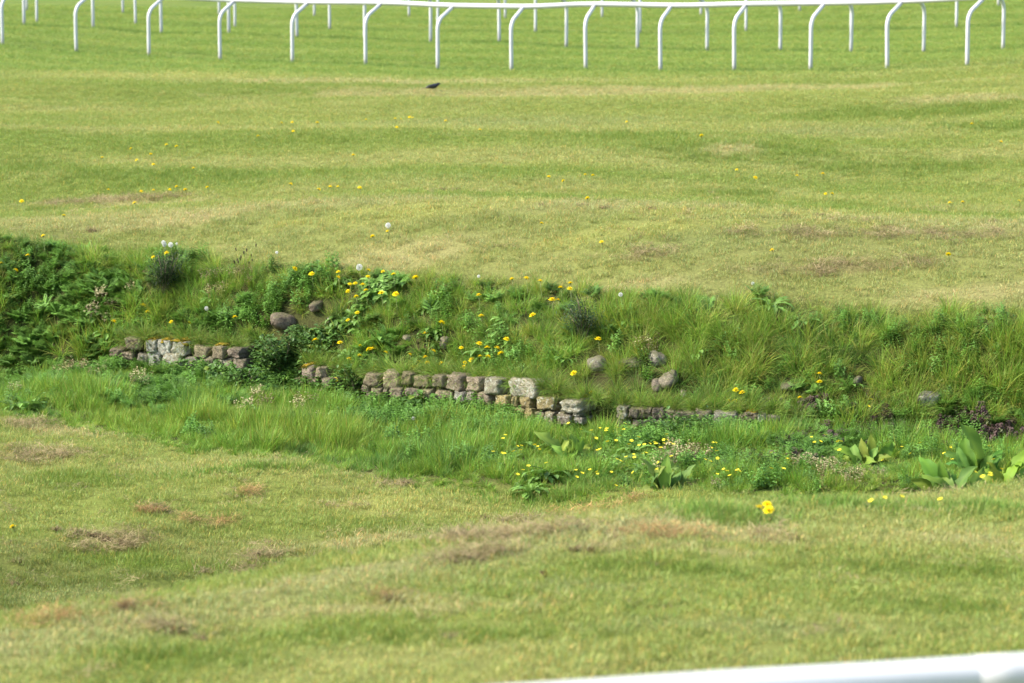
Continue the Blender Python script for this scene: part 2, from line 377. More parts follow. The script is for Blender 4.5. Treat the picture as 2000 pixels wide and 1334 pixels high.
# ------------------------------------------------------------------ mesh helpers
class MB:
    def __init__(s): s.v, s.f, s.c, s.n = [], [], [], 0
    def add(s, v, f, c=(1, 1, 1)):
        v = np.asarray(v, float).reshape(-1, 3)
        c = np.asarray(c, float)
        if c.ndim == 1: c = np.tile(c, (len(v), 1))
        s.v.append(v); s.c.append(c)
        for q in f: s.f.append(tuple(int(i) + s.n for i in q))
        s.n += len(v)
    def mesh(s, name, mat=None, smooth=False, attrs=None):
        me = bpy.data.meshes.new(name)
        v = np.concatenate(s.v)
        me.from_pydata(v.tolist(), [], s.f)
        c = np.concatenate(s.c)
        at = me.attributes.new('col', 'FLOAT_COLOR', 'POINT')
        at.data.foreach_set('color', np.column_stack([c, np.ones(len(c))]).astype(np.float32).ravel())
        for k, val in (attrs or {}).items():
            t = me.attributes.new(k, 'FLOAT', 'POINT')
            t.data.foreach_set('value', np.broadcast_to(np.asarray(val, np.float32), (len(v),)).copy())
        if mat: me.materials.append(mat)
        if smooth: me.polygons.foreach_set('use_smooth', np.ones(len(me.polygons), bool))
        me.update()
        return me
def obj(name, me, parent=None, loc=None, rot=None, scl=None, label=None, cat=None, group=None, kind=None):
    o = bpy.data.objects.new(name, me); C.objects.link(o)
    if parent is not None: o.parent = parent
    if loc is not None: o.location = loc
    if rot is not None: o.rotation_euler = rot
    if scl is not None: o.scale = scl if hasattr(scl, '__len__') else (scl,) * 3
    for k, v in (('label', label), ('category', cat), ('group', group), ('kind', kind)):
        if v: o[k] = v
    return o
def blades(mb, base, az, l0, l1, L, W, seg=3, col=None, twist=0.0):
    """grass blades: base (n,3), azimuth, lean at foot and tip, length, width; all arrays of n"""
    n = len(az)
    d = np.stack([np.cos(az), np.sin(az), np.zeros(n)], 1)
    sd = np.stack([-np.sin(az), np.cos(az), np.zeros(n)], 1)
    if np.ndim(twist) or twist:
        tw = twist if np.ndim(twist) else rng.normal(0, twist, n)
        sd = sd * np.cos(tw)[:, None] + d * np.sin(tw)[:, None]
    p = base.copy(); rows = []
    for k in range(seg + 1):
        t = k / seg
        wd = W * (1 - t**1.7) * (.75 + .5 * math.sin(math.pi * min(1, t * 1.3)))
        if k < seg: rows += [p - sd * wd[:, None] / 2, p + sd * wd[:, None] / 2]
        else: rows += [p]
        th = l0 + (l1 - l0) * (t + .5 / seg)
        p = p + (d * np.sin(th)[:, None] + np.array([0, 0, 1.0]) * np.cos(th)[:, None]) * (L / seg)[:, None]
    V = np.stack(rows, 1)                 # n, 2*seg+1, 3
    m = 2 * seg + 1
    fl = []
    for k in range(seg - 1): fl.append((2*k, 2*k+1, 2*k+3, 2*k+2))
    fl.append((2*seg-2, 2*seg-1, 2*seg))
    c = np.ones((n, 3)) if col is None else col
    c = np.repeat(c, m, 0)
    off = (np.arange(n) * m)
    F_ = []
    for o in off: F_ += [tuple(o + i for i in f) for f in fl]
    mb.add(V.reshape(-1, 3), F_, c)
def leaf_quad(mb, base, az, pitch, L, W, col, bend=.4, seg=3, prof=None):
    """one ovate leaf: a folded, bent strip with a point"""
    prof = prof or [.25, .95, .8, .0]
    d = np.array([math.cos(az), math.sin(az), 0]); sd = np.array([-math.sin(az), math.cos(az), 0]); up = np.array([0, 0, 1.0])
    p = np.array(base, float); v = []; f = []
    for k in range(len(prof)):
        th = pitch - bend * k
        u = d * math.cos(th) + up * math.sin(th); nn = -d * math.sin(th) + up * math.cos(th)
        wv = W * prof[k] / 2
        v += [p + sd * wv + nn * wv * .35, p, p - sd * wv + nn * wv * .35]
        p = p + u * L / (len(prof) - 1)
    for k in range(len(prof) - 1):
        a = 3 * k
        f += [(a, a+1, a+4, a+3), (a+1, a+2, a+5, a+4)]
    mb.add(v, f, col)
def tube(mb, pts, r, ns=8, col=(1, 1, 1), cap=True):
    pts = np.asarray(pts, float); n = len(pts)
    r = np.broadcast_to(np.asarray(r, float), (n,))
    T = np.gradient(pts, axis=0); T /= np.linalg.norm(T, axis=1)[:, None]
    ref = np.array([0, 1.0, 0]) if abs(T[0][1]) < .9 else np.array([1.0, 0, 0])
    v = []
    for i in range(n):
        a = np.cross(T[i], ref); a /= np.linalg.norm(a); b = np.cross(T[i], a)
        for k in range(ns):
            t = 2 * math.pi * k / ns
            v.append(pts[i] + r[i] * (a * math.cos(t) + b * math.sin(t)))
    f = [(i*ns+k, i*ns+(k+1) % ns, (i+1)*ns+(k+1) % ns, (i+1)*ns+k) for i in range(n-1) for k in range(ns)]
    if cap: f += [tuple(range(ns))[::-1], tuple(range((n-1)*ns, n*ns))]
    mb.add(v, f, col)
def rock(mb, size, power, nsub, seed, rough=.1, cuts=5, col=(.3, .3, .3), chip=0.0):
    """a lump between box (high power) and ball (2), with flat broken faces"""
    r = np.random.default_rng(seed)
    g = np.linspace(-1, 1, nsub + 1); idx = {}; v = []; f = []
    def vid(p):
        k = tuple(np.round(p, 4))
        if k not in idx: idx[k] = len(v); v.append(p)
        return idx[k]
    for a in range(3):
        for s in (-1, 1):
            for i in range(nsub):
                for j in range(nsub):
                    q = []
                    for (u, w_) in ((g[i], g[j]), (g[i+1], g[j]), (g[i+1], g[j+1]), (g[i], g[j+1])):
                        p = [0, 0, 0]; p[a] = s; p[(a+1) % 3] = u; p[(a+2) % 3] = w_; q.append(vid(tuple(p)))
                    f.append(tuple(q) if s > 0 else tuple(q[::-1]))
    v = np.array(v, float)
    v /= (np.abs(v)**power).sum(1)[:, None]**(1 / power)
    for _ in range(cuts):
        nn = r.normal(size=3); nn /= np.linalg.norm(nn)
        h = np.abs(nn).sum() * r.uniform(.78, .98) if power > 6 else (np.abs(nn)).sum()**.35 * r.uniform(.72, .95)
        d = v @ nn - h; v -= np.where(d > 0, d, 0)[:, None] * nn
    for fr, am in ((2.2, rough), (5.0, rough * .45)):
        ph = r.uniform(0, 6.3, (3, 3)); k = r.normal(size=(3, 3)) * fr
        v = v * (1 + am * np.sin(v @ k.T + ph[0]).mean(1)[:, None])
    v = v * np.asarray(size) / 2
    if chip:
        v = v + r.normal(0, chip * .22, v.shape)
    mb.add(v, f, col)

# ------------------------------------------------------------------ the ground: one sheet to the horizon
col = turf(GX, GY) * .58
soil = np.array([.048, .036, .020])
grn = np.array([.075, .095, .022])
sn = fbm(GX * 3, GY * 3, 11)[..., None]
bk = soil * sn + grn * (1 - sn)
col = col * (1 - onbank[..., None]) + bk * onbank[..., None]
th = thatch(GX, GY)[..., None] * (1 - onbank[..., None])
col = col * (1 - .18 * th) + np.array([.24, .18, .09]) * .18 * th
nx, ny = len(ax), len(ay)
V = np.stack([GX, GY, HZ], -1).reshape(-1, 3)
I = np.arange(nx * ny).reshape(nx, ny)
Q = np.stack([I[:-1, :-1], I[1:, :-1], I[1:, 1:], I[:-1, 1:]], -1).reshape(-1, 4)
me = bpy.data.meshes.new('ground')
me.vertices.add(len(V)); me.vertices.foreach_set('co', V.ravel())
me.loops.add(len(Q) * 4); me.loops.foreach_set('vertex_index', Q.ravel().astype(np.int32))
me.polygons.add(len(Q)); me.polygons.foreach_set('loop_start', np.arange(0, len(Q) * 4, 4, dtype=np.int32))
me.update(calc_edges=True)
me.polygons.foreach_set('use_smooth', np.ones(len(Q), bool))
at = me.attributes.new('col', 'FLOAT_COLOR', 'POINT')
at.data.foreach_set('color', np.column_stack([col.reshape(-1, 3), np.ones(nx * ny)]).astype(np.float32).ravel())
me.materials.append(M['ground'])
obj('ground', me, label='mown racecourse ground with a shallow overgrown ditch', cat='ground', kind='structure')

# ------------------------------------------------------------------ running rails
def rail_fence(name, pts, bend, rail_h, label, rmat=.036, straight=.62, reach=.5, rail_r=.048, group='white running rails'):
    q = np.array([P(*p) for p in pts])
    q[:, 2] = H(q[:, 0], q[:, 1])
    root = obj(name, None, loc=tuple(q[0]), label=label, cat='fence', group=group)
    root.empty_display_size = .3
    o0 = q[0]
    tops = []
    T = np.gradient(q[:, :2], axis=0); T /= np.linalg.norm(T, axis=1)[:, None]
    for i in range(len(q)):
        nrm = np.array([-T[i][1], T[i][0]]) * bend      # towards the course
        lean = rng.normal(0, .008, 2)
        p = []; dirt = []
        S = rail_h * straight
        for t in np.linspace(0, 1, 6): p.append((0, S * t - .05))
        for t in np.linspace(0, 1, 10)[1:]:
            a = t * math.radians(62)
            R = (rail_h - S) * .62
            p.append((R * (1 - math.cos(a)) * 1.02, S + R * math.sin(a)))
        ex = (reach, rail_h - .02)
        p.append(ex)
        pts3 = np.array([[nrm[0] * u + lean[0] * z, nrm[1] * u + lean[1] * z, z] for u, z in p])
        mb = MB(); tube(mb, pts3, rmat, 10)
        zz = np.repeat(pts3[:, 2], 10)
        me = mb.mesh('post', M['rail'], True, {'dirt': np.clip(1.1 - zz / .22, 0, 1)})
        obj('post', me, root, tuple(q[i] - o0))
        tops.append(q[i] + np.array([nrm[0] * reach, nrm[1] * reach, rail_h]))
    tops = np.array(tops)
    s = np.arange(len(tops)); ss = np.linspace(0, len(tops) - 1, len(tops) * 4 - 3)
    e0 = tops[0] - (tops[1] - tops[0]) * 4; e1 = tops[-1] + (tops[-1] - tops[-2]) * 4
    cur = np.stack([pchip(s, tops[:, k], ss) for k in range(3)], 1)
    cur = np.vstack([e0, cur, e1]) - o0
    mb = MB(); tube(mb, cur, rail_r, 12)
    obj('rail', mb.mesh('rail', M['rail'], True, {'dirt': 0}), root)
    return root
rail_fence('running_rail', FENCE1, 1, 1.16, 'nearer of the curved-post white rails across the far field, its top bar in view')
rail_fence('running_rail', FENCE2, -1, 1.16, 'second white rail from the front across the far field, posts bowing the opposite way')
rail_fence('running_rail', FENCE3, 1, 1.16, 'third row of white posts across the course, widely spaced, behind the first two rails', rmat=.034, straight=.8, reach=.2)
rail_fence('running_rail', FENCE4, -1, 1.16, 'farthest row of white rail posts at the very top edge of the field', rmat=.034, straight=.8, reach=.2)

# the rail right in front of the photographer
nr = [P(-900, 1520, 5.35), P(400, 1415, 5.62), P(1060, 1371, 5.78), P(1400, 1348, 5.86), P(1700, 1331, 5.94), P(1905, 1318, 5.99), P(2100, 1309, 6.03), P(3200, 1300, 6.3)]
nr = np.array(nr)
root = obj('running_rail', None, loc=tuple(nr[1] - [0, 0, nr[1][2]]), label='thick white rail close to the camera crossing the bottom right corner', cat='fence')
s = np.arange(len(nr)); ss = np.linspace(0, len(nr) - 1, 60)
cur = np.stack([pchip(s, nr[:, k], ss) for k in range(3)], 1)
mb = MB(); tube(mb, cur - np.array(root.location), .037, 20)
obj('rail', mb.mesh('rail', M['rail'], True, {'dirt': 0}), root)
j = nr[5]; dj = (nr[6] - nr[4]); dj /= np.linalg.norm(dj)
mb = MB(); tube(mb, np.array([j, j + dj * .07, j + dj * .9]) - np.array(root.location), [.0380, .0386, .0386], 20)
obj('rail_sleeve', mb.mesh('rail_sleeve', M['rail'], True, {'dirt': .2}), root)
for k in (0.35, 6.7):
    c = np.array([pchip(s, nr[:, i], np.array([k]))[0] for i in range(3)])
    pts3 = [[0, -.45, -c[2] - .05], [0, -.45, -.5], [0, -.42, -.3], [0, -.3, -.12], [0, -.14, -.04], [0, 0, -.02]]
    mb = MB(); tube(mb, np.array(pts3), .036, 10)
    obj('post', mb.mesh('post', M['rail'], True, {'dirt': 0}), root, tuple(c - np.array(root.location)))

# ------------------------------------------------------------------ the old stone wall
TAN, PINK, GREY, YEL, DARK = (.33, .29, .215), (.32, .27, .225), (.34, .325, .275), (.38, .325, .17), (.27, .235, .19)
def z1(x, y): return 200 + x / 3.3333, 560 + y / 3.3333
def z2(x, y): return 700 + x / 4, 600 + y / 4
def z3(x, y): return 1100 + x / 4, 600 + y / 4
ST = []
def st(zf, x0, y0, x1, y1, c=TAN, li=0.0, moss=False): ST.append((*zf(x0, y0), *zf(x1, y1), c, li, moss))
for a in [(190,325,298,395,PINK,.15), (320,338,402,412,GREY,.42,True), (402,340,498,428,GREY,.45,True), (497,352,612,435,GREY,.33,True), (640,380,755,450,TAN,.1),
          (765,382,862,460,TAN,.1,True), (870,395,960,455,PINK,.1), (85,395,165,440,PINK,0), (170,415,250,470,PINK,.1), (345,415,437,520,GREY,.42), (439,430,575,520,GREY,.3),
          (590,450,690,510,GREY,.2), (692,455,792,530,TAN,.1), (797,460,900,545,GREY,.2), (260,430,343,490,GREY,.2), (420,522,520,565,PINK,.1), (760,545,850,590,PINK,.1), (900,460,990,530,DARK,.1),
          (540,522,640,570,GREY,.1), (640,520,750,585,DARK,.1), (300,490,415,560,GREY,.1), (1345,505,1445,590,PINK,.1,True), (1447,520,1510,585,PINK,.05), (1380,595,1470,650,PINK,.05), (1290,590,1378,650,DARK,.05), (1475,590,1560,650,DARK,.05)]:
    st(z1, *a)
for a in [(105,500,245,605,DARK,0), (248,490,402,620,TAN,.1), (404,500,490,595,TAN,.05), (492,528,632,612,TAN,.1), (640,520,746,615,TAN,.05), (750,515,902,635,PINK,.15), (908,545,1045,650,PINK,.1),
          (1048,545,1210,670,GREY,.27), (1214,560,1520,690,GREY,.34), (100,605,170,660,DARK,0), (172,612,262,682,TAN,.1), (264,620,304,690,DARK,0), (306,622,415,692,PINK,.05), (420,620,556,710,PINK,.15),
          (560,628,650,702,TAN,.05), (655,638,817,732,TAN,.12), (821,655,918,737,GREY,.25), (920,652,986,742,GREY,.2), (990,655,1126,747,PINK,.15), (1130,680,1276,772,YEL,.2), (1279,682,1325,762,YEL,0),
          (1328,688,1450,777,YEL,.12), (1453,697,1617,800,YEL,.28), (1635,712,1815,808,GREY,.33), (575,706,697,765,DARK,0), (700,735,792,795,DARK,0), (796,740,905,802,DARK,.1), (908,745,1010,810,DARK,.1), (1014,750,1136,818,DARK,.1),
          (1140,775,1276,835,TAN,.1), (1290,782,1376,850,YEL,.12), (1380,782,1454,872,YEL,.12), (1456,804,1530,900,TAN,.2), (1532,804,1610,882,TAN,.28), (1612,814,1736,900,DARK,.25), (1738,812,1800,842,GREY,.3), (1745,846,1818,892,GREY,.3),
          (1396,876,1456,930,DARK,.1), (1532,886,1608,940,DARK,.1), (120,662,215,725,DARK,0), (220,690,330,740,DARK,0), (335,698,440,752,DARK,0), (445,715,570,770,DARK,0)]:
    st(z2, *a)
for a in [(455,760,545,850,GREY,.33), (550,768,622,850,DARK,.05), (625,768,719,845,PINK,.1), (722,777,808,855,PINK,.12), (812,782,910,865,PINK,.18), (914,796,1050,868,PINK,.15), (1054,792,1181,868,PINK,.15), (1186,806,1380,905,GREY,.22),
          (1384,822,1430,885,PINK,.1), (1434,815,1528,880,PINK,.1,True), (1535,822,1602,890,GREY,.28), (1610,835,1700,900,DARK,.1), (460,856,560,930,DARK,.1), (565,856,700,930,DARK,.05), (705,862,830,930,DARK,.05), (835,872,960,940,DARK,.05), (965,876,1110,940,DARK,.05), (1115,876,1240,945,DARK,.05)]:
    st(z3, *a)
w0 = P(900, 800, dwall(900)); w0[2] = float(H(w0[0], w0[1])[0])
wall = obj('stone_wall', None, loc=tuple(w0), label='low old stone wall, mossy and overgrown, along the foot of the bank', cat='wall')
STONEBOX = []
for k, (x0, y0, x1, y1, c, li, moss) in enumerate(ST):
    px, py = (x0 + x1) / 2, (y0 + y1) / 2
    d = dwall(px)
    ce = P(px, py, d + .115 + rng.normal(0, .010))
    w_, h_ = (x1 - x0) * d / F, (y1 - y0) * d / F
    e1, e2 = P(px - 60, py, dwall(px - 60)), P(px + 60, py, dwall(px + 60))
    ang = math.atan2(e2[1] - e1[1], e2[0] - e1[0])
    STONEBOX.append((px, py, x1 - x0, y1 - y0))
    mb = MB()
    c = np.array(c) * rng.uniform(.72, 1.12) * np.array([rng.uniform(.98, 1.05), 1, rng.uniform(.85, 1.0)])
    rock(mb, (w_ * rng.uniform(1.07, 1.17), .24, h_ * rng.uniform(1.07, 1.18)), rng.uniform(9, 18), 9, 100 + k, rng.uniform(.04, .10), 13, c, chip=.015)
    me = mb.mesh('stone', M['stone'], True, {'lichen': li})
    s_ = obj('stone', me, wall, tuple(ce - w0), (rng.normal(0, .03), rng.normal(0, .05), ang + rng.normal(0, .04)))
    if moss:
        mb = MB(); rock(mb, (w_ * .92, .19, .055), 2.6, 9, 900 + k, .5, 0, chip=.012)
        obj('moss', mb.mesh('moss', M['moss'], True), s_, (0, -.015, h_ * .47))

# loose stones in the bank: px, py, width and height in photo pixels, colour, lichen, power, label
LOOSE = [
    (553, 628, 48, 30, (.27, .225, .185), .08, 2.6, 'brown rounded boulder in the bank above the bramble', .25),
    (652, 630, 18, 26, (.33, .28, .25), .1, 3, 'narrow pinkish stone standing in the dark hollow right of the brown boulder', -.5),
    (618, 598, 22, 18, (.24, .20, .17), 0, 3, 'small dark stone in the hollow above the brown boulder', 0),
    (1166, 711, 39, 28, (.40, .375, .32), .22, 2.2, 'pale egg-shaped boulder set in the bank beside a drooping tussock', 0),
    (1284, 702, 31, 27, (.40, .385, .35), .12, 2.4, 'smooth grey boulder right of the flat mossy slab', .3),
    (1234, 707, 42, 14, (.40, .37, .30), .2, 4, 'flat mossy slab between the two round boulders', .1),
    (1308, 741, 40, 26, (.43, .39, .33), .1, 2.6, 'tilted pale boulder below the smooth grey one', -.6),
    (1284, 752, 20, 24, (.36, .31, .27), .05, 2.8, 'small brownish stone tucked left of the tilted pale boulder', 0),
    (1335, 769, 11, 14, (.44, .40, .36), 0, 2.4, 'pebble-sized pale stone just above the right stretch of wall', 0),
    (1812, 778, 44, 26, (.46, .45, .43), .3, 3.5, 'whitish angular rock jutting from the grassy bank at the right', -.2),
    (1765, 772, 16, 9, (.44, .43, .41), .2, 3.5, 'small whitish rock chip left of the angular rock', 0),
    (1675, 744, 14, 18, (.32, .29, .26), .1, 3, 'small grey stone half hidden in tussocks far right of the wall', .2),
    (1540, 755, 30, 14, (.24, .22, .20), .1, 3, 'dark flat stone under a tussock right of the tilted boulder', 0),
    (870, 670, 16, 24, (.34, .29, .25), .1, 3, 'pinkish stone poking out of the bank above the middle of the wall', .2),
    (795, 660, 14, 10, (.42, .38, .33), .1, 3, 'small pale stone chip in the bank left of the pinkish stone', 0),
]
for k, (px, py, pw, ph, c, li, po, lb, tilt) in enumerate(LOOSE):
    g = G(px, py + ph * .45)
    d = g[1]
    mb = MB(); rock(mb, (pw * d / F * 1.08, .17 if pw > 20 else .1, ph * d / F * 1.1), po, 9, 500 + k, .12, 6 if po > 2.3 else 2, np.array(c) * [.80, .785, .72], chip=.007)
    me = mb.mesh('boulder', M['stone'], True, {'lichen': li})
    ce = P(px, py, d + .01)
    obj('boulder' if pw > 25 else 'loose_stone', me, None, tuple(ce), (0.1, tilt, rng.normal(0, .3)), label=lb, cat='stone', group='loose stones in the bank')

# ------------------------------------------------------------------ plant prototypes
def grass_col(n, hue=.12, base=1.0):
    c = np.ones((n, 3)) * rng.uniform(.80, 1.2, (n, 1)) * base
    dry = rng.random(n) < .09
    c[:, 0] *= 1 + rng.normal(0, hue, n); c[:, 2] *= 1 + rng.normal(0, hue, n)
    c[dry] *= np.array([1.75, 1.2, 1.5])
    return np.clip(c, .2, 3)
def v_mown(R=.075, n=72, L=.027, W=.0032):
    mb = MB()
    r = R * np.sqrt(rng.random(n)); a = rng.uniform(0, 6.283, n)
    b = np.stack([r * np.cos(a), r * np.sin(a), np.full(n, -.006)], 1)
    blades(mb, b, rng.uniform(0, 6.283, n), rng.uniform(0, .5, n), rng.uniform(.3, 1.3, n), L * rng.uniform(.6, 1.35, n), W * rng.uniform(.7, 1.3, n), 2, grass_col(n), .8)
    return mb.mesh('mown_tuft', M['grass'])
def v_long(n=60, R=.05, L=.22, W=.0048, spread=1.0, droop=1.3, dry=.12):
    mb = MB()
    r = R * np.sqrt(rng.random(n)); a = rng.uniform(0, 6.283, n)
    b = np.stack([r * np.cos(a), r * np.sin(a), np.full(n, -.02)], 1)
    az = a + rng.normal(0, .7, n)
    l0 = np.abs(rng.normal(.12, .25, n)) * spread; l1 = l0 + rng.uniform(.25, droop, n)
    c = grass_col(n)
    dd = rng.random(n) < dry; c[dd] = np.array([1.9, 1.2, 2.2]) * rng.uniform(.6, 1.1, (dd.sum(), 1))
    blades(mb, b, az, l0, l1, L * rng.uniform(.45, 1.25, n), W * rng.uniform(.6, 1.4, n), 4, c, .6)
    return mb.mesh('grass_tuft', M['grass'])
def v_nettle(stems=8, h=.12, leaf=.031, mat='leaf'):
    mb = MB()
    for s in range(stems):
        a = rng.uniform(0, 6.283); r = .06 * math.sqrt(rng.random()); x, y = r * math.cos(a), r * math.sin(a)
        hh = h * rng.uniform(.6, 1.2); lx, ly = rng.normal(0, .18, 2)
        blades(mb, np.array([[x, y, -.01]]), np.array([math.atan2(ly, lx)]), np.array([.1]), np.array([math.hypot(lx, ly) * 1.5]), np.array([hh]), np.array([.004]), 3, np.array([[1.2, 1.0, .9]]))
        m = int(hh / .017); yaw = rng.uniform(0, 3.14)
        for k in range(1, m + 1):
            t = k / m; z = hh * t
            for q in (0, 1):
                az = yaw + k * 1.57 + q * 3.1416 + rng.normal(0, .25)
                sz = leaf * (1.15 - .6 * t) * rng.uniform(.75, 1.2)
                leaf_quad(mb, (x + lx * z * .6, y + ly * z * .6, z), az, rng.uniform(.0, .7), sz, sz * .62, np.array([1, 1, 1]) * rng.uniform(.7, 1.25), rng.uniform(.2, .5))
    return mb.mesh('weed', M[mat])
def v_dome(n=60, R=.11, leaf=.04, wr=.75, h=.1):
    mb = MB()
    for k in range(n):
        a = rng.uniform(0, 6.283); r = R * math.sqrt(rng.random()); z = h * (1 - (r / R)**2) * rng.uniform(.35, 1.0)
        sz = leaf * rng.uniform(.6, 1.3); c = np.array([1, 1, 1]) * rng.uniform(.65, 1.25)
        if rng.random() < .06: c = np.array([1.6, 1.15, .7])
        leaf_quad(mb, (r * math.cos(a), r * math.sin(a), z), a + rng.normal(0, .9), rng.uniform(-.3, .7), sz, sz * wr, c, rng.uniform(.1, .45))
    for k in range(9):
        a = rng.uniform(0, 6.283); r = R * rng.random()
        blades(mb, np.array([[r * .3 * math.cos(a), r * .3 * math.sin(a), -.01]]), np.array([a]), np.array([.3]), np.array([.9]), np.array([h]), np.array([.003]), 2, np.array([[1.5, 1.0, .9]]))
    return mb.mesh('weed', M['leaf'])
def v_feather(n=24, L=.115):
    mb = MB()
    for k in range(n):
        az = rng.uniform(0, 6.283); l0 = rng.uniform(.1, .6); l1 = l0 + rng.uniform(.4, 1.0); LL = L * rng.uniform(.6, 1.2)
        blades(mb, np.array([[0, 0, -.01]]), np.array([az]), np.array([l0]), np.array([l1]), np.array([LL]), np.array([.003]), 4, np.array([[1, 1, 1.]]))
        p = np.zeros(3); d = np.array([math.cos(az), math.sin(az), 0]); c = np.array([1, 1, 1]) * rng.uniform(.7, 1.2)
        for i in range(9):
            t = (i + .5) / 9; th = l0 + (l1 - l0) * t
            p = p + (d * math.sin(th) + np.array([0, 0, math.cos(th)])) * LL / 9
            if i < 2: continue
            for sgn in (-1, 1):
                sz = .024 * math.sin(math.pi * min(.95, t)) + .008
                leaf_quad(mb, p, az + sgn * 1.1, .25, sz, sz * .42, c, .3, prof=[.3, .9, 0])
    return mb.mesh('weed', M['leaf'])
def v_rosette(n=18, L=.16):
    mb = MB()
    for k in range(n):
        az = 6.283 * k / n + rng.normal(0, .2); c = np.array([1, 1, 1]) * rng.uniform(.75, 1.2)
        leaf_quad(mb, (0, 0, 0), az, rng.uniform(.5, 1.2), L * rng.uniform(.6, 1.15), .036, c, rng.uniform(.12, .26), prof=[.3, .55, .35, .8, .45, 1.0, .55, 1.0, .6, 0])
    return mb.mesh('weed', M['leaf'])
def v_purple():
    mb = MB()
    for s in range(9):
        a = rng.uniform(0, 6.283); r = .07 * math.sqrt(rng.random()); x, y = r * math.cos(a), r * math.sin(a); hh = rng.uniform(.06, .11)
        blades(mb, np.array([[x, y, -.01]]), np.array([a]), np.array([.05]), np.array([.2]), np.array([hh]), np.array([.004]), 2, np.array([[.5, .32, .35]]))
        for k in range(5):
            for q in range(4):
                t = k / 5; pur = t > .25
                c = np.array([.34, .25, .25]) * rng.uniform(.6, 1.3) if pur else np.array([.45, .62, .3])
                sz = .024 * (1.15 - .5 * t)
                leaf_quad(mb, (x, y, hh * (.45 + .55 * t)), k * .8 + q * 1.571 + rng.normal(0, .2), .1 - .5 * (1 - t), sz, sz * .8, c, .3, prof=[.4, 1, 0])
    return mb.mesh('weed', M['leaf'])
def v_pale():
    mb = MB()
    for s in range(12):
        a = rng.uniform(0, 6.283); r = .07 * math.sqrt(rng.random()); x, y = r * math.cos(a), r * math.sin(a); hh = rng.uniform(.10, .17)
        lx, ly = rng.normal(0, .2, 2)
        blades(mb, np.array([[x, y, -.01]]), np.array([math.atan2(ly, lx)]), np.array([.05]), np.array([.3]), np.array([hh]), np.array([.003]), 2, np.array([[.30, .22, .11]]))
        for k in range(9):
            c = np.array([.66, .59, .33]) * rng.uniform(.6, 1.2) if rng.random() < .62 else np.array([.24, .17, .09])
            p = (x + lx * hh * .3 + rng.normal(0, .011), y + ly * hh * .3 + rng.normal(0, .011), hh * rng.uniform(.72, 1.03))
            leaf_quad(mb, p, rng.uniform(0, 6.28), rng.uniform(-.3, .8), .014, .010, c, .3, prof=[.6, 1, 0])
    return mb.mesh('weed', M['leaf'])
def v_plantain():
    mb = MB()
    for s in range(3):
        a = rng.uniform(0, 6.283); hh = rng.uniform(.16, .26); th = rng.uniform(0, .15)
        blades(mb, np.array([[.03 * math.cos(a), .03 * math.sin(a), 0]]), np.array([a]), np.array([th]), np.array([th]), np.array([hh]), np.array([.003]), 2, np.array([[.20, .17, .07]]))
        tip = np.array([.03 * math.cos(a) + math.sin(th) * math.cos(a) * hh, .03 * math.sin(a) + math.sin(th) * math.sin(a) * hh, math.cos(th) * hh])
        tube(mb, [tip - [0, 0, .025], tip - [0, 0, .005], tip], [.004, .0055, .002], 5, (.06, .04, .025))
    return mb.mesh('weed', M['leaf'])
def v_straw(n=34, R=.07):
    mb = MB()
    r = R * np.sqrt(rng.random(n)); a = rng.uniform(0, 6.283, n)
    b = np.stack([r * np.cos(a), r * np.sin(a), rng.uniform(0, .022, n)], 1)
    blades(mb, b, rng.uniform(0, 6.283, n), rng.uniform(1.0, 1.6, n), rng.uniform(1.2, 1.9, n), rng.uniform(.03, .08, n), rng.uniform(.002, .004, n), 2, np.ones((n, 3)) * rng.uniform(.55, 1.3, (n, 1)), .7)
    return mb.mesh('straw', M['dead'])

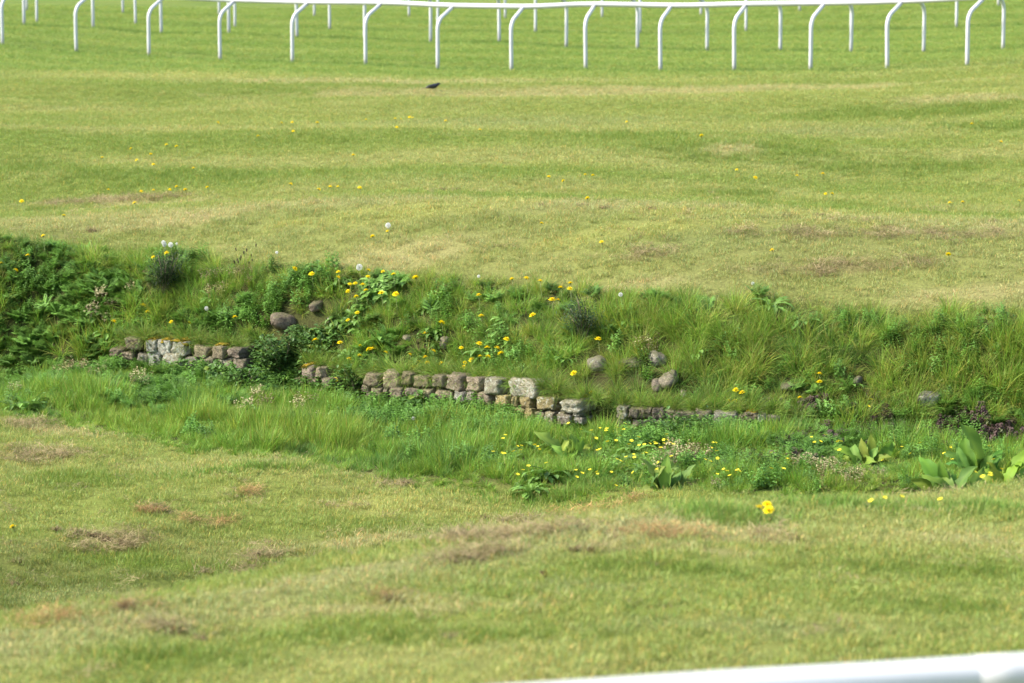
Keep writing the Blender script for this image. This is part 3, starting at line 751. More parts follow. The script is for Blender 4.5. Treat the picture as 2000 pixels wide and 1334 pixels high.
def scatter(name, meshes, pos, rot, scl, tint, idx, label, cat):
    pc = bpy.data.collections.new(name + '_kinds')        # the kinds of tuft that the scatter draws from
    for i, m_ in enumerate(meshes):
        o = bpy.data.objects.new('%s_kind_%02d' % (name, i), m_); pc.objects.link(o)
    n = len(pos)
    me = bpy.data.meshes.new(name)
    me.vertices.add(n); me.vertices.foreach_set('co', np.asarray(pos, np.float32).ravel())
    for nm, ty, key, val in (('rot', 'FLOAT_VECTOR', 'vector', rot), ('scl', 'FLOAT_VECTOR', 'vector', scl), ('idx', 'INT', 'value', idx)):
        t = me.attributes.new(nm, ty, 'POINT'); t.data.foreach_set(key, np.asarray(val, np.int32 if ty == 'INT' else np.float32).ravel())
    t = me.attributes.new('tint', 'FLOAT_COLOR', 'POINT')
    t.data.foreach_set('color', np.column_stack([tint, np.ones(n)]).astype(np.float32).ravel())
    o = obj(name, me, label=label, cat=cat, kind='stuff')
    g = bpy.data.node_groups.new(name + '_scatter', 'GeometryNodeTree')
    g.interface.new_socket('Geometry', in_out='INPUT', socket_type='NodeSocketGeometry')
    g.interface.new_socket('Geometry', in_out='OUTPUT', socket_type='NodeSocketGeometry')
    N = g.nodes.new; L = g.links.new
    gi, go = N('NodeGroupInput'), N('NodeGroupOutput')
    ip = N('GeometryNodeInstanceOnPoints'); ci = N('GeometryNodeCollectionInfo')
    ci.inputs['Collection'].default_value = pc
    ci.inputs['Separate Children'].default_value = True; ci.inputs['Reset Children'].default_value = True
    def na(nm, ty):
        a = N('GeometryNodeInputNamedAttribute'); a.data_type = ty; a.inputs['Name'].default_value = nm
        return [s for s in a.outputs if s.enabled and s.name == 'Attribute'][0]
    e = N('FunctionNodeEulerToRotation')
    L(na('rot', 'FLOAT_VECTOR'), e.inputs[0])
    L(gi.outputs[0], ip.inputs['Points']); L(ci.outputs[0], ip.inputs['Instance'])
    ip.inputs['Pick Instance'].default_value = True
    L(na('idx', 'INT'), ip.inputs['Instance Index']); L(e.outputs[0], ip.inputs['Rotation']); L(na('scl', 'FLOAT_VECTOR'), ip.inputs['Scale'])
    L(ip.outputs[0], go.inputs[0])
    md = o.modifiers.new('scatter', 'NODES'); md.node_group = g
    return o
def sample(ya, yb, dens, margin=1.3):
    """even random points over the strip of ground between two distances"""
    wid = 2 * (yb / 6 + margin)
    n = int(wid * (yb - ya) * dens)
    x, y = rng.uniform(-wid / 2, wid / 2, n), rng.uniform(ya, yb, n)
    k = np.abs(x) < y / 6 + margin
    return x[k], y[k]
def at_z(x, y): return np.stack([x, y, H(x, y)], 1)

# ------------------------------------------------------------------ mown turf
protos = [v_mown() for _ in range(5)]
parts = []
for ya, yb, dens, s in ((9.2, 15, 250, 1.0), (15, 24.5, 210, 1.05), (22.5, 33, 170, 1.1), (33, 50, 110, 1.35), (50, 84, 45, 1.9)):
    x, y = sample(ya, yb, dens)
    y3, y4, y6 = bank_masks(x, y)
    ok = (y < y3 + rng.normal(0, .10, len(x))) if yb <= 24.5 else (y > y6 - .05 + rng.normal(0, .08, len(x)))
    if ya == 22.5: ok &= y > 22.5
    x, y = x[ok], y[ok]
    th = thatch(x, y)
    k = rng.random(len(x)) > th * .3
    x, y, th = x[k], y[k], th[k]
    n = len(x)
    hgt = min(s, 1.15) * (.65 + .7 * fbm(x * 2.3, y * 2.3, 12)) * rng.uniform(.75, 1.25, n)
    gp = np.zeros(n)
    for cx, cy, rx, ry, kk in WP:                                      # longer where it grows greenest
        if kk == 'G': gp = np.maximum(gp, 1 - sstep(.4, 1.1, np.sqrt(((x - cx) / rx)**2 + ((y - cy) / ry)**2)))
    hgt *= 1 + .35 * gp
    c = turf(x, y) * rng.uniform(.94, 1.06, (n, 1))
    parts.append((at_z(x, y), np.stack([rng.normal(0, .25, n), rng.normal(0, .25, n), rng.uniform(0, 6.28, n)], 1), np.stack([np.full(n, s) * rng.uniform(.9, 1.2, n)] * 2 + [hgt], 1), c, rng.integers(0, len(protos), n)))
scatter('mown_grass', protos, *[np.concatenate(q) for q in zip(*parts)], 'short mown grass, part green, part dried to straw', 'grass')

def wp_(p):
    c = G(p[0], p[1]); return c[0], c[1], p[2] * c[1] / F, p[3] * c[1] / F / ((CAM_H - c[2]) / c[1])
# taller blades left standing in the mown ground
protos = [v_long(22, .04, .075, .0042, 1.2, 1.2, .2) for _ in range(3)]
x, y = sample(9.5, 24, 26); y3, y4, y6 = bank_masks(x, y); k = (y < y3) & (fbm(x * 1.9, y * 1.9, 14) + .25 * (y3 - y < .5) > .56)
x, y = x[k], y[k]
x2, y2 = sample(23, 31, 18); b3, b4, b6 = bank_masks(x2, y2); k = (y2 > b6) & (fbm(x2 * 1.9, y2 * 1.9, 14) > .58)
xe, ye, he = [], [], []
for cx, cy, rx, ry, m_ in [(*wp_((1400, 1008, 130, 24)), 420), (*wp_((1640, 992, 260, 14)), 520), (*wp_((1930, 1000, 130, 20)), 420), (*wp_((1100, 972, 260, 12)), 300), (*wp_((500, 915, 300, 12)), 260)]:
    a = rng.uniform(0, 6.28, m_); r = np.abs(rng.normal(0, .5, m_)); xe.append(cx + rx * r * np.cos(a)); ye.append(cy + ry * r * np.sin(a))
xe, ye = np.concatenate(xe), np.concatenate(ye)
x, y = np.concatenate([x, x2[k], xe]), np.concatenate([y, y2[k], ye]); n = len(x); ne = len(xe)
scatter('tufty_grass', protos, at_z(x, y), np.stack([rng.normal(0, .3, n), rng.normal(0, .3, n), rng.uniform(0, 6.28, n)], 1), np.repeat((rng.uniform(.5, 1.0, n) * np.where(np.arange(n) >= n - ne, 1.25, 1))[:, None], 3, 1),
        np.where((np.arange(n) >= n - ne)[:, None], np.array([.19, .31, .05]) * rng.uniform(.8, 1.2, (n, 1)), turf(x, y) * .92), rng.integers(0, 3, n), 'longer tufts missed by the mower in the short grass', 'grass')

# dry clippings
protos = [v_straw() for _ in range(4)]
xs, ys = [], []
for cx, cy, rx, ry, k in WP:
    if k in 'BO':
        m_ = int(min(700, 190 * rx * ry * 3.14 * 1.2 + 10)); a = rng.uniform(0, 6.28, m_); r = np.sqrt(rng.random(m_)) * 1.1
        xs.append(cx + rx * r * np.cos(a)); ys.append(cy + ry * r * np.sin(a))
x, y = sample(9.5, 31, 40); y3, y4, y6 = bank_masks(x, y)
k = ((y < y3) | (y > y6)) & (fbm(x * 2.7, y * 3.5, 10) > np.where((y > 15) & (y < y3), .58, .64)); xs.append(x[k]); ys.append(y[k])
x, y = np.concatenate(xs), np.concatenate(ys)
y3, y4, y6 = bank_masks(x, y); k = ((y < y3) | (y > y6)) & (rng.random(len(x)) < .35 + .65 * thatch(x, y)); x, y = x[k], y[k]; n = len(x)
org = thatch(x, y, 'O')[:, None]
c = (np.array([.37, .29, .15]) * (1 - org) + np.array([.46, .285, .115]) * org) * rng.uniform(.6, 1.25, (n, 1))
scatter('dry_clippings', protos, at_z(x, y) + [0, 0, .012], np.stack([rng.normal(0, .2, n), rng.normal(0, .2, n), rng.uniform(0, 6.28, n)], 1), np.stack([rng.uniform(.7, 1.4, n)] * 2 + [rng.uniform(.6, 1.6, n)], 1),
        c, rng.integers(0, 4, n), 'brown dry grass clippings strewn over the mown ground', 'clippings')

# ------------------------------------------------------------------ the rough bank and ditch
# what grows where: px, py, rx, ry in photo pixels, plant, density 0..1
VEG = [
    (860, 822, 190, 22, 'nettle', 1), (1330, 868, 140, 18, 'nettle', 1), (780, 800, 80, 14, 'nettle', 1), (560, 700, 95, 60, 'bramble', 1), (690, 745, 50, 40, 'nettle', .9), (330, 725, 60, 25, 'feather', 1), (250, 690, 60, 30, 'nettle', .7),
    (100, 640, 150, 90, 'feather', .8), (150, 720, 150, 50, 'feather', .8), (60, 550, 90, 60, 'nettle', .5), (560, 590, 90, 30, 'nettle', .9), (420, 640, 90, 20, 'feather', .9), (430, 670, 60, 18, 'nettle', .6),
    (660, 690, 60, 45, 'rosette', 1), (830, 700, 60, 40, 'rosette', .9), (950, 700, 60, 28, 'rosette', 1), (950, 715, 40, 20, 'nettle', .9), (700, 575, 80, 40, 'rosette', .7), (600, 720, 60, 50, 'bramble', .9),
    (320, 545, 60, 50, 'nettle', .5), (1380, 775, 90, 18, 'rosette', .5), (1240, 740, 50, 30, 'nettle', .45), (1130, 900, 220, 45, 'rosette', .25), (1450, 930, 250, 40, 'nettle', .2), (1880, 940, 160, 45, 'nettle', .25),
    (1640, 850, 200, 28, 'purple', 1), (1500, 822, 110, 15, 'purple', .9), (1850, 850, 150, 28, 'purple', 1), (1750, 870, 200, 14, 'purple', .5), (1480, 905, 120, 20, 'purple', .3),
    (1640, 938, 90, 22, 'pale', 1), (1400, 966, 95, 14, 'pale', 1), (1330, 920, 70, 20, 'pale', .5), (240, 612, 100, 45, 'pale', .25), (445, 570, 45, 28, 'pale', 1), (1270, 715, 30, 14, 'pale', .6), (150, 760, 150, 30, 'pale', .05), (560, 810, 120, 30, 'pale', .05),
    (350, 770, 200, 40, 'feather', .45), (700, 790, 100, 25, 'feather', .6), (1000, 848, 120, 14, 'nettle', .6), (1480, 860, 100, 20, 'feather', .6), (1600, 880, 120, 25, 'feather', .5), (500, 530, 70, 20, 'plantain', .6), (720, 525, 90, 18, 'plantain', .5), (1650, 650, 60, 30, 'nettle', .2), (1890, 700, 70, 50, 'nettle', .3),
]
BARE = [(1245, 668, 14, 9), (1052, 652, 22, 22), (640, 612, 40, 26), (1170, 735, 25, 20), (1600, 690, 16, 10), (1580, 665, 40, 12), (1390, 770, 60, 12), (1245, 625, 12, 20), (790, 640, 40, 15), (880, 665, 20, 15), (1300, 775, 60, 16), (1700, 735, 30, 12), (390, 585, 30, 10)]
def wp(p):
    c = G(p[0], p[1]); a = G(p[0], p[1] - p[3]); b = G(p[0], p[1] + p[3])
    return c[0], c[1], p[2] * c[1] / F, max(.5 * abs(a[1] - b[1]), .05)
VW = [(wp(p), p[4], p[5]) for p in VEG]
BW = [wp(p) for p in BARE]
def bare(x, y):
    m = np.zeros(x.shape)
    for cx, cy, rx, ry in BW: m = np.maximum(m, 1 - sstep(.7, 1.2, np.sqrt(((x - cx) / rx)**2 + ((y - cy) / ry)**2)))
    return m
CLEAR = []
for q_ in LOOSE:
    g_ = G(q_[0], q_[1] + q_[3] * .45); CLEAR.append((g_[0], g_[1] - .10, max(q_[2], 18) * g_[1] / F * .62, .24))
def clear(x, y):                            # trodden, stony spots around the loose stones
    m = np.zeros(x.shape)
    for cx, cy, rx, ry in CLEAR: m = np.maximum(m, 1 - sstep(.75, 1.15, np.sqrt(((x - cx) / rx)**2 + ((y - cy) / ry)**2)))
    return m
def weedy(x, y):
    m = np.zeros(x.shape)
    for (cx, cy, rx, ry), k, d in VW:
        if k in ('purple', 'pale', 'plantain'): continue
        m = np.maximum(m, d * (1 - sstep(.6, 1.1, np.sqrt(((x - cx) / rx)**2 + ((y - cy) / ry)**2))))
    return m
DOCKXY = [G(*q) for q in ((1108, 895), (1300, 955), (1692, 905), (1912, 930), (1862, 965), (1958, 950))]
def near_dock(x, y):                       # docks shade out what grows at their feet
    m = np.ones(x.shape)
    for q in DOCKXY: m = np.minimum(m, .30 + .70 * sstep(.2, .55, np.hypot(x - q[0], (y - q[1] + .22) * .7)))
    return m
# how tall plants may stand in front of the exposed stones (0: open wall, 1: hidden wall), by place along the wall
OPEN = ([-700, 200, 240, 290, 470, 500, 610, 640, 720, 740, 960, 1010, 1150, 1185, 1205, 1225, 1480, 1560, 2700],
        [1, 1, .5, .28, .30, .8, .55, .55, .45, .30, .26, .05, .05, .5, .6, .14, .25, 1, 1])
def front_limit(x, y, y4):
    """greatest plant height so that the stones stay open to view; beyond the wall line no limit"""
    px = 1000 + x / y * F
    op = np.interp(px, *OPEN)
    d = y4 - y
    lim = .05 + .30 * op + np.clip(d, 0, 3) * .165 * (1 - op) + np.clip(d, 0, 3) * .05
    return np.where(d > 0, lim, 9.0)
LG = [v_long(66, .05, .20, .0046, 1.0, 1.2, .08), v_long(80, .045, .22, .0038, 1.4, 1.6, .14), v_long(50, .05, .17, .0062, .8, .9, .05), v_long(90, .05, .17, .0032, 1.5, 1.7, .28), v_long(60, .06, .14, .0042, 1.2, 1.4, .12)]
x, y = sample(18.2, 29, 320, 1.5)
y3, y4, y6 = bank_masks(x, y)
k = (y > y3 - .05) & (y < y6 + .05)
x, y, y3, y4, y6 = [q[k] for q in (x, y, y3, y4, y6)]
up = y > y4 + .1
keep = rng.random(len(x)) < np.where(up, np.interp(1000 + x / y * F, [900, 1150], [.62, .46]), .8) * (1 - .55 * bare(x, y)) * (1 - .86 * weedy(x, y)) * (1 - .75 * clear(x, y))
keep &= ~((y > y4 - .05) & (y < y4 + .12) & (rng.random(len(x)) < .93) & (np.interp(1000 + x / y * F, *OPEN) < .75))          # the stones' own strip
x, y, y3, y4, y6, up = [q[keep] for q in (x, y, y3, y4, y6, up)]
n = len(x)
big = fbm(x * 2.1, y * 2.1, 2)
px = 1000 + x / y * F
h = (.55 + 1.0 * sstep(.3, .75, big)) * rng.uniform(.75, 1.25, n)
h *= np.where(up, np.interp(px, [0, 600, 1100, 1700, 2000], [1.05, .80, .85, .95, 1.15]), np.interp(px, [0, 700, 2000], [.85, .85, .75]))
fade = np.clip((y - y3) / .5, .35, 1) * np.where(up, np.clip((y6 - y) / .35, .45, 1), 1)
h *= fade
h = np.minimum(h, front_limit(x, y, y4) / .2) * near_dock(x, y)
dryb = np.where(up, np.interp(px, [0, 500, 1150, 1500, 2000], [0, .04, .06, .13, .13]), .05) * sstep(.35, .7, fbm(x * 1.6 + 7, y * 1.6, 5) + .12)
t = np.array([.160, .290, .036]) * np.ones((n, 1))
yel = sstep(.35, .75, fbm(x * 1.3, y * 1.3, 9))[:, None]
t = t * (1 - yel * .75) + np.array([.205, .315, .042]) * yel * .75
t = t * (1 - dryb[:, None]) + np.array([.29, .265, .065]) * dryb[:, None]
blue = ((fbm(x * 1.9 + 20, y * 1.9, 13) > .62) & (rng.random(n) < .7))[:, None]
t = np.where(blue, np.array([.12, .23, .042]), t) * rng.uniform(.75, 1.25, (n, 1))
t = t * np.array([1.06, 1.06, .92])
tilt = np.where(up, rng.normal(.42, .25, n), rng.normal(.05, .25, n))
yaw = np.where(up, rng.normal(0, .8, n), rng.uniform(0, 6.28, n))
idx = np.where(up, rng.choice([0, 1, 1, 3, 3, 4], n), rng.choice([0, 0, 2, 2, 4], n))
wd = np.clip(h, .6, 1.2)
scatter('long_grass', LG, at_z(x, y), np.stack([tilt, rng.normal(0, .2, n), yaw], 1), np.stack([wd, wd, h], 1), t, idx, 'lush uncut grass and tussocks on the bank and along the ditch', 'grass')

# big drooping tussocks on the bank
TU = [v_long(170, .07, .30, .0042, 1.9, 1.7, .16), v_long(150, .06, .27, .0046, 1.7, 1.5, .25), v_long(160, .08, .26, .004, 1.6, 1.9, .1)]
TP = [(1120, 690, 1.0), (1090, 712, .95), (1215, 625, 1), (1170, 628, .9), (1330, 620, .9), (1420, 690, 1), (1370, 665, .9), (1480, 720, 1), (1560, 735, 1), (1610, 725, .9), (1520, 650, 1), (1450, 625, .9), (1600, 640, .9), (1680, 690, 1.0), (1660, 660, 1), (1740, 660, 1), (1720, 720, 1),
      (1820, 650, 1), (1800, 720, 1.0), (1880, 760, 1), (1960, 770, 1.3), (1990, 740, 1.3), (1940, 700, 1), (1860, 620, 1), (1975, 660, 1.1), (1205, 775, .7), (1180, 790, .65), (1290, 640, .8), (1240, 600, .8), (960, 640, .8), (1010, 680, .85), (900, 610, .8), (760, 625, .7), (845, 580, .7), (560, 550, .8), (470, 530, .8), (420, 525, .9),
      (380, 545, .8), (180, 540, .9), (230, 520, .9), (120, 510, .9), (270, 570, .7), (1400, 745, .8), (1630, 775, .8), (1690, 790, .8), (1780, 790, .75), (1840, 800, .8), (1910, 810, .9), (1550, 790, .6)]
for _ in range(150):
    a_ = rng.uniform(0, 2060) if rng.random() < .4 else rng.uniform(1050, 2060)
    t_ = float(np.interp(a_, WPX, WTOP)); b_ = rng.uniform(float(np.interp(a_, [0, 600, 1300, 2000], [480, 535, 590, 630])), t_ - 10)
    if min(math.hypot(a_ - q[0], b_ - q[1]) for q in LOOSE) > 34: TP.append((a_, b_, rng.uniform(.6, 1.05)))
g = np.array([G(a, b) for a, b, s_ in TP]); n = len(g)
tc = np.where(rng.random((n, 1)) < .5, np.array([.165, .300, .038]), np.array([.215, .318, .044])) * rng.uniform(.8, 1.15, (n, 1))
ss = np.array([s_ for a, b, s_ in TP])
OV = []
for px_ in np.concatenate([np.arange(235, 480, 9.0), np.arange(605, 730, 9.0), np.arange(735, 1170, 9.0), np.arange(1215, 1560, 10.0)]):
    px_ += rng.uniform(-6, 6)
    if rng.random() < .12: continue
    q = P(px_, float(np.interp(px_, WPX, WTOP)) + 2, dwall(px_) + rng.uniform(.05, .16)); OV.append(q + [0, 0, .01])
g = np.vstack([g, OV]); m_ = len(OV); n += m_
tc = np.vstack([tc, np.array([.165, .27, .04]) * rng.uniform(.7, 1.25, (m_, 1))]); ss = np.concatenate([ss, rng.uniform(.42, .92, m_)])
scatter('tussock_grass', TU, g, np.stack([rng.normal(.4, .15, n) + .5 * (ss < .93) * (np.arange(n) >= n - m_), rng.normal(0, .15, n), rng.normal(0, .6, n)], 1), np.repeat(ss[:, None] * .85, 3, 1), tc * [1.06, 1.06, .94], rng.integers(0, 3, n), 'large drooping tussocks of coarse grass hanging over the bank', 'grass')

# leafy weeds
WEEDS = {'nettle': ([v_nettle() for _ in range(4)], 'nettle_patch', 'dark green nettles and leafy weeds along the foot of the wall', 'weeds', (.130, .265, .040), 190),
         'bramble': ([v_dome(110, .12, .035, .8, .13) for _ in range(3)], 'bramble_leaves', 'dark bramble leaves trailing over the wall between its left and middle stretches', 'bramble', (.085, .17, .034), 130),
         'feather': ([v_feather() for _ in range(3)], 'feathery_weeds', 'feathery fern-like weeds on the left of the bank', 'weeds', (.145, .285, .045), 120),
         'rosette': ([v_rosette() for _ in range(3)], 'dandelion_leaves', 'jagged dandelion leaf rosettes around the yellow flowers', 'weeds', (.14, .255, .046), 60),
         'purple': ([v_purple() for _ in range(4)], 'purple_dead_nettle', 'dusky purple weeds along the bank foot at the right', 'weeds', (.30, .25, .22), 45),
         'pale': ([v_pale() for _ in range(3)], 'seeding_weeds', 'cream and brown seed heads of small weeds in the rough', 'weeds', (.78, .76, .70), 11),
         'plantain': ([v_plantain() for _ in range(3)], 'plantain_heads', 'thin dark plantain stalks along the crest of the bank', 'weeds', (1, 1, 1), 14)}
for kind, (pm, nm, lb, ct, base, dens) in WEEDS.items():
    X, Y = [], []
    for (cx, cy, rx, ry), k, d in VW:
        if k != kind: continue
        m_ = int(dens * d * rx * ry * 3.14 * 1.3 + 6); a = rng.uniform(0, 6.28, m_); r = np.sqrt(rng.random(m_)) * rng.uniform(.8, 1.15, m_)
        X.append(cx + rx * r * np.cos(a)); Y.append(cy + ry * r * np.sin(a))
    if kind == 'nettle':
        x, y = sample(19, 28, 34); k_ = (fbm(x * 1.4 + 3, y * 1.4, 6) > .46) & (y > bank_masks(x, y)[0] + .55) & (rng.random(len(x)) < np.where(y > bank_masks(x, y)[1] + .15, 1, .45)); X.append(x[k_]); Y.append(y[k_])
    if kind == 'feather':
        x, y = sample(21, 28, 26); k_ = (fbm(x * 1.2 + 30, y * 1.2, 7) > .52) & (y > bank_masks(x, y)[1] + .15); X.append(x[k_]); Y.append(y[k_])
    if kind == 'rosette':
        x, y = sample(22.5, 28, 3); X.append(x); Y.append(y)
    tall = 0
    if kind in ('nettle', 'feather', 'bramble'):                        # plants pressed up against the foot of the wall
        q_ = np.array([P(a_, 800, dwall(a_) - rng.uniform(.03, .13)) for a_ in rng.uniform(230, 1000, {'nettle': 75, 'feather': 30, 'bramble': 20}[kind])])
        X.append(q_[:, 0]); Y.append(q_[:, 1]); tall = len(q_)
    x, y = np.concatenate(X), np.concatenate(Y)
    tl = np.zeros(len(x)); tl[len(x) - tall:] = 1 if tall else 0
    if not tall: tl[:] = 0
    y3, y4, y6 = bank_masks(x, y)
    k = (y > y3 - .02) & (y < y6 + .02) & ~((y > y4 - .04) & (y < y4 + .12) & (np.interp(1000 + x / y * F, *OPEN) < .75) & (rng.random(len(x)) < (.4 if kind == 'bramble' else .9))) & (rng.random(len(x)) > bare(x, y)) & (rng.random(len(x)) > clear(x, y))
    x, y, y4, tl = x[k], y[k], y4[k], tl[k]; n = len(x)
    hgt = {'nettle': .13, 'bramble': .13, 'feather': .12, 'rosette': .12, 'purple': .14, 'pale': .15, 'plantain': .22}[kind]
    s_ = rng.uniform(.7, 1.25, n)
    s_ = np.minimum(s_, np.maximum(.35, front_limit(x, y, y4) * 1.9 / hgt))
    s_ = np.where(tl > 0, rng.uniform(.8, 1.6, n), s_)
    s_ = s_ * np.maximum(.35, near_dock(x, y))
    tt = np.array(base) * rng.uniform(.7, 1.3, (n, 1)) * np.array([1, 1, 1])
    scatter(nm, pm, at_z(x, y), np.stack([rng.normal(.12, .2, n), rng.normal(0, .2, n), rng.uniform(0, 6.28, n)], 1), np.repeat(s_[:, None], 3, 1), tt, rng.integers(0, len(pm), n), lb, ct)

# ------------------------------------------------------------------ shrubs
def shrub(name, px, py, wpx, hpx, label, n, col, leafL, needle, seed):
    r = np.random.default_rng(seed)
    g = G(px, py + hpx * .5); d = g[1]
    W, Hh = wpx * d / F, hpx * d / F * 1.05
    root = obj(name, None, loc=tuple(g), label=label, cat='shrub')
    mb = MB(); stems = []
    for k in range(9):
        a = r.uniform(0, 6.28); rr = r.uniform(.1, .5) * W; z = Hh * r.uniform(.55, 1.0)
        tip = np.array([rr * math.cos(a), rr * math.sin(a) * .7, z]); mid = tip * .5 + [0, 0, z * .12]
        tube(mb, [[0, 0, -.03], mid, tip], [.006, .004, .002], 5); stems.append((mid, tip))
    obj('stem', mb.mesh('stem', M['twig'], True), root)
    mb = MB()
    for k in range(n):
        m_, t_ = stems[r.integers(0, len(stems))]
        p = m_ * .6 + (t_ - m_ * .6) * r.random() ** .8 + r.normal(0, .035, 3) * [1.2, 1, .8]
        if p[2] < 0: p[2] = abs(p[2]) * .5
        c = np.array(col) * r.uniform(.55, 1.35) * (np.array([1.5, 1.25, .9]) if r.random() < .12 else 1)
        sz = leafL * r.uniform(.6, 1.3)
        leaf_quad(mb, p, r.uniform(0, 6.28), r.uniform(-.2, 1.1), sz, sz * needle, c, .25, prof=[.3, .9, 0] if needle < .4 else None)
    obj('foliage', mb.mesh('foliage', M['foliage']), root, kind='stuff')
shrub('evergreen_shrub', 322, 543, 95, 85, 'dark spiky evergreen seedling on the crest of the bank at the left', 2300, (.034, .060, .020), .030, .25, 21)
shrub('evergreen_shrub', 1140, 625, 85, 85, 'dark bushy seedling in the bank above the pale egg-shaped boulder', 1900, (.042, .080, .032), .026, .28, 22)
shrub('bramble_bush', 555, 705, 150, 90, 'bramble bush spilling over the gap between left and middle wall', 1200, (.075, .150, .030), .036, .7, 23)
shrub('bramble_bush', 480, 745, 90, 50, 'low bramble sprawl below the right end of the left wall stretch', 520, (.080, .16, .030), .034, .7, 24)
shrub('bramble_bush', 700, 755, 80, 60, 'leafy bramble clump at the left end of the middle wall stretch', 520, (.085, .17, .032), .034, .7, 25)
shrub('creeping_bramble', 1320, 842, 190, 40, 'dark creeping bramble against the right stretch of wall', 700, (.075, .15, .03), .034, .75, 26)

# ------------------------------------------------------------------ docks: each big leaf a part
def dock_leaf(L, W, bend, seed, wav=.011):
    r = np.random.default_rng(seed); mb = MB()
    ns, pr = 9, [.12, .50, .86, 1.0, 1.0, .96, .86, .68, .40, .06]
    v = []; f = []; th = 0.0; p = np.zeros(3); c = []
    for k in range(ns + 1):
        wv = W / 2 * pr[k]
        u = np.array([math.cos(th), 0, math.sin(th)]); nn = np.array([-math.sin(th), 0, math.cos(th)])
        for s_, up in ((-1, .32), (-.5, .12), (0, 0), (.5, .12), (1, .32)):
            v.append(p + np.array([0, s_ * wv, 0]) + nn * (up * wv + r.normal(0, wav) * (abs(s_) > .6)))
            c.append(np.array([1.25, 1.15, 1.1]) if s_ == 0 else np.array([1, 1, 1]) * r.uniform(.88, 1.1))
        p = p + u * L / ns; th -= bend / ns
    for k in range(ns):
        for s_ in range(4):
            a = 5 * k + s_; f.append((a, a+1, a+6, a+5))
    return np.array(v), f, np.array(c)
DOCKS = [
    ('broad-leaved dock with two pale upright leaves in the long grass below the wall', 1108, 895, [(1062, 848, .9), (1104, 855, .8), (1135, 862, .7), (1085, 868, .6), (1130, 880, .5), (1075, 885, .45), (1170, 880, .35)], (.25, .38, .05)),
    ('low dock clump with short leaves at the mown edge below the wall', 1300, 955, [(1262, 930, .6), (1285, 925, .6), (1312, 922, .55), (1275, 950, .45), (1240, 955, .45), (1335, 935, .45)], (.20, .31, .05)),
    ('dock with a fan of five leaves left of the large dock patch', 1692, 905, [(1658, 868, .8), (1683, 865, .7), (1702, 860, .95), (1730, 880, .7), (1648, 890, .5), (1690, 895, .5)], (.21, .33, .045)),
    ('largest dock with one tall upright leaf at the right edge', 1912, 930, [(1903, 850, 1.25), (1885, 866, 1.0), (1872, 880, .7), (1930, 890, .7), (1918, 905, .6), (1865, 905, .6), (1895, 915, .6), (1950, 880, .6), (1935, 915, .5)], (.14, .29, .04)),
    ('dock clump with blunt yellowish leaves at the front of the large patch', 1862, 965, [(1810, 895, .8), (1822, 915, .5), (1800, 940, .7), (1843, 930, .7), (1865, 925, .75), (1858, 955, .6), (1828, 958, .45), (1885, 945, .6), (1875, 965, .5), (1905, 945, .6)], (.17, .31, .045)),
    ('dock with broad yellow-green drooping leaves by the right edge of the picture', 1958, 950, [(1955, 938, 1.0), (1972, 965, .9), (1990, 945, .7), (1938, 945, .6), (1998, 880, .9), (1985, 905, .6), (1960, 915, .5)], (.24, .36, .035)),
]
for k, (lb, bx, by, tips, bc) in enumerate(DOCKS):
    g = G(bx, by)
    root = obj('dock_plant', None, loc=tuple(g), label=lb, cat='weed', group='dock plants in the ditch')
    tips = tips + [(bx + rng.uniform(-58, 58), by - rng.uniform(12, 58), rng.uniform(.3, .7)) for _ in range(9)]
    for i, (tx, ty, sz) in enumerate(tips):
        tip = P(tx, ty, g[1] + rng.normal(0, .06)); dx = tip - g
        foot = np.array([dx[0] * .3 + rng.normal(0, .015), rng.normal(0, .04) + dx[1] * .3, -.01])
        v_ = dx - foot; Ln = max(np.linalg.norm(v_) * 1.15, .10) * (.9 + .25 * sz)
        v, f, c = dock_leaf(Ln, Ln * rng.uniform(.33, .42) * (1.1 if Ln < .16 else .88), rng.uniform(.6, 2.0), 40 + k * 20 + i)
        mb = MB(); cc = np.array(bc) * rng.uniform(.6, 1.0) * np.array([rng.uniform(.8, 1.3), 1, rng.uniform(.8, 1.4)])
        mb.add(v, f, c * cc)
        lf = obj('leaf', mb.mesh('leaf', M['dock'], True), root, tuple(foot))
        u = Vector(v_).normalized(); nn = Vector((rng.normal(0, .7), -.6, .65 + rng.normal(0, .3)))   # blades turned to the light and the open ditch
        nn = (nn - u * nn.dot(u)).normalized(); u = (u + nn * .22).normalized(); nn = (nn - u * nn.dot(u)).normalized()
        sd = nn.cross(u)
        lf.rotation_euler = Matrix((u, sd, nn)).transposed().to_euler()

# ------------------------------------------------------------------ flowers
def m_dandelion():
    mb = MB()
    for R, m_, z, p in ((.0215, 22, .000, .10), (.0165, 16, .003, .45), (.010, 11, .005, .85)):
        for k in range(m_):
            leaf_quad(mb, (0, 0, z), 6.283 * k / m_ + rng.normal(0, .08), p + rng.normal(0, .08), R * rng.uniform(.88, 1.08), .0058, np.array([.95, .76, .015]) * rng.uniform(.85, 1.1) * (np.array([1, .86, 1]) if R < .012 else 1), .12, prof=[.5, 1, .8])
    tube(mb, [[0, 0, -.010], [0, 0, -.004], [0, 0, .001]], [.0035, .006, .0045], 6, (.12, .17, .04))
    return mb.mesh('flower_head', M['petal'])
def m_butter():
    mb = MB()
    for k in range(5): leaf_quad(mb, (0, 0, 0), 6.283 * k / 5, .35, .0125, .0125, (.90, .76, .05), .15, prof=[.4, 1, .7])
    blades(mb, np.array([[0, 0, -.10]]), np.array([0.]), np.array([0.]), np.array([0.]), np.array([.10]), np.array([.002]), 2, np.array([[.16, .24, .05]]))
    return mb.mesh('buttercup', M['petal'])
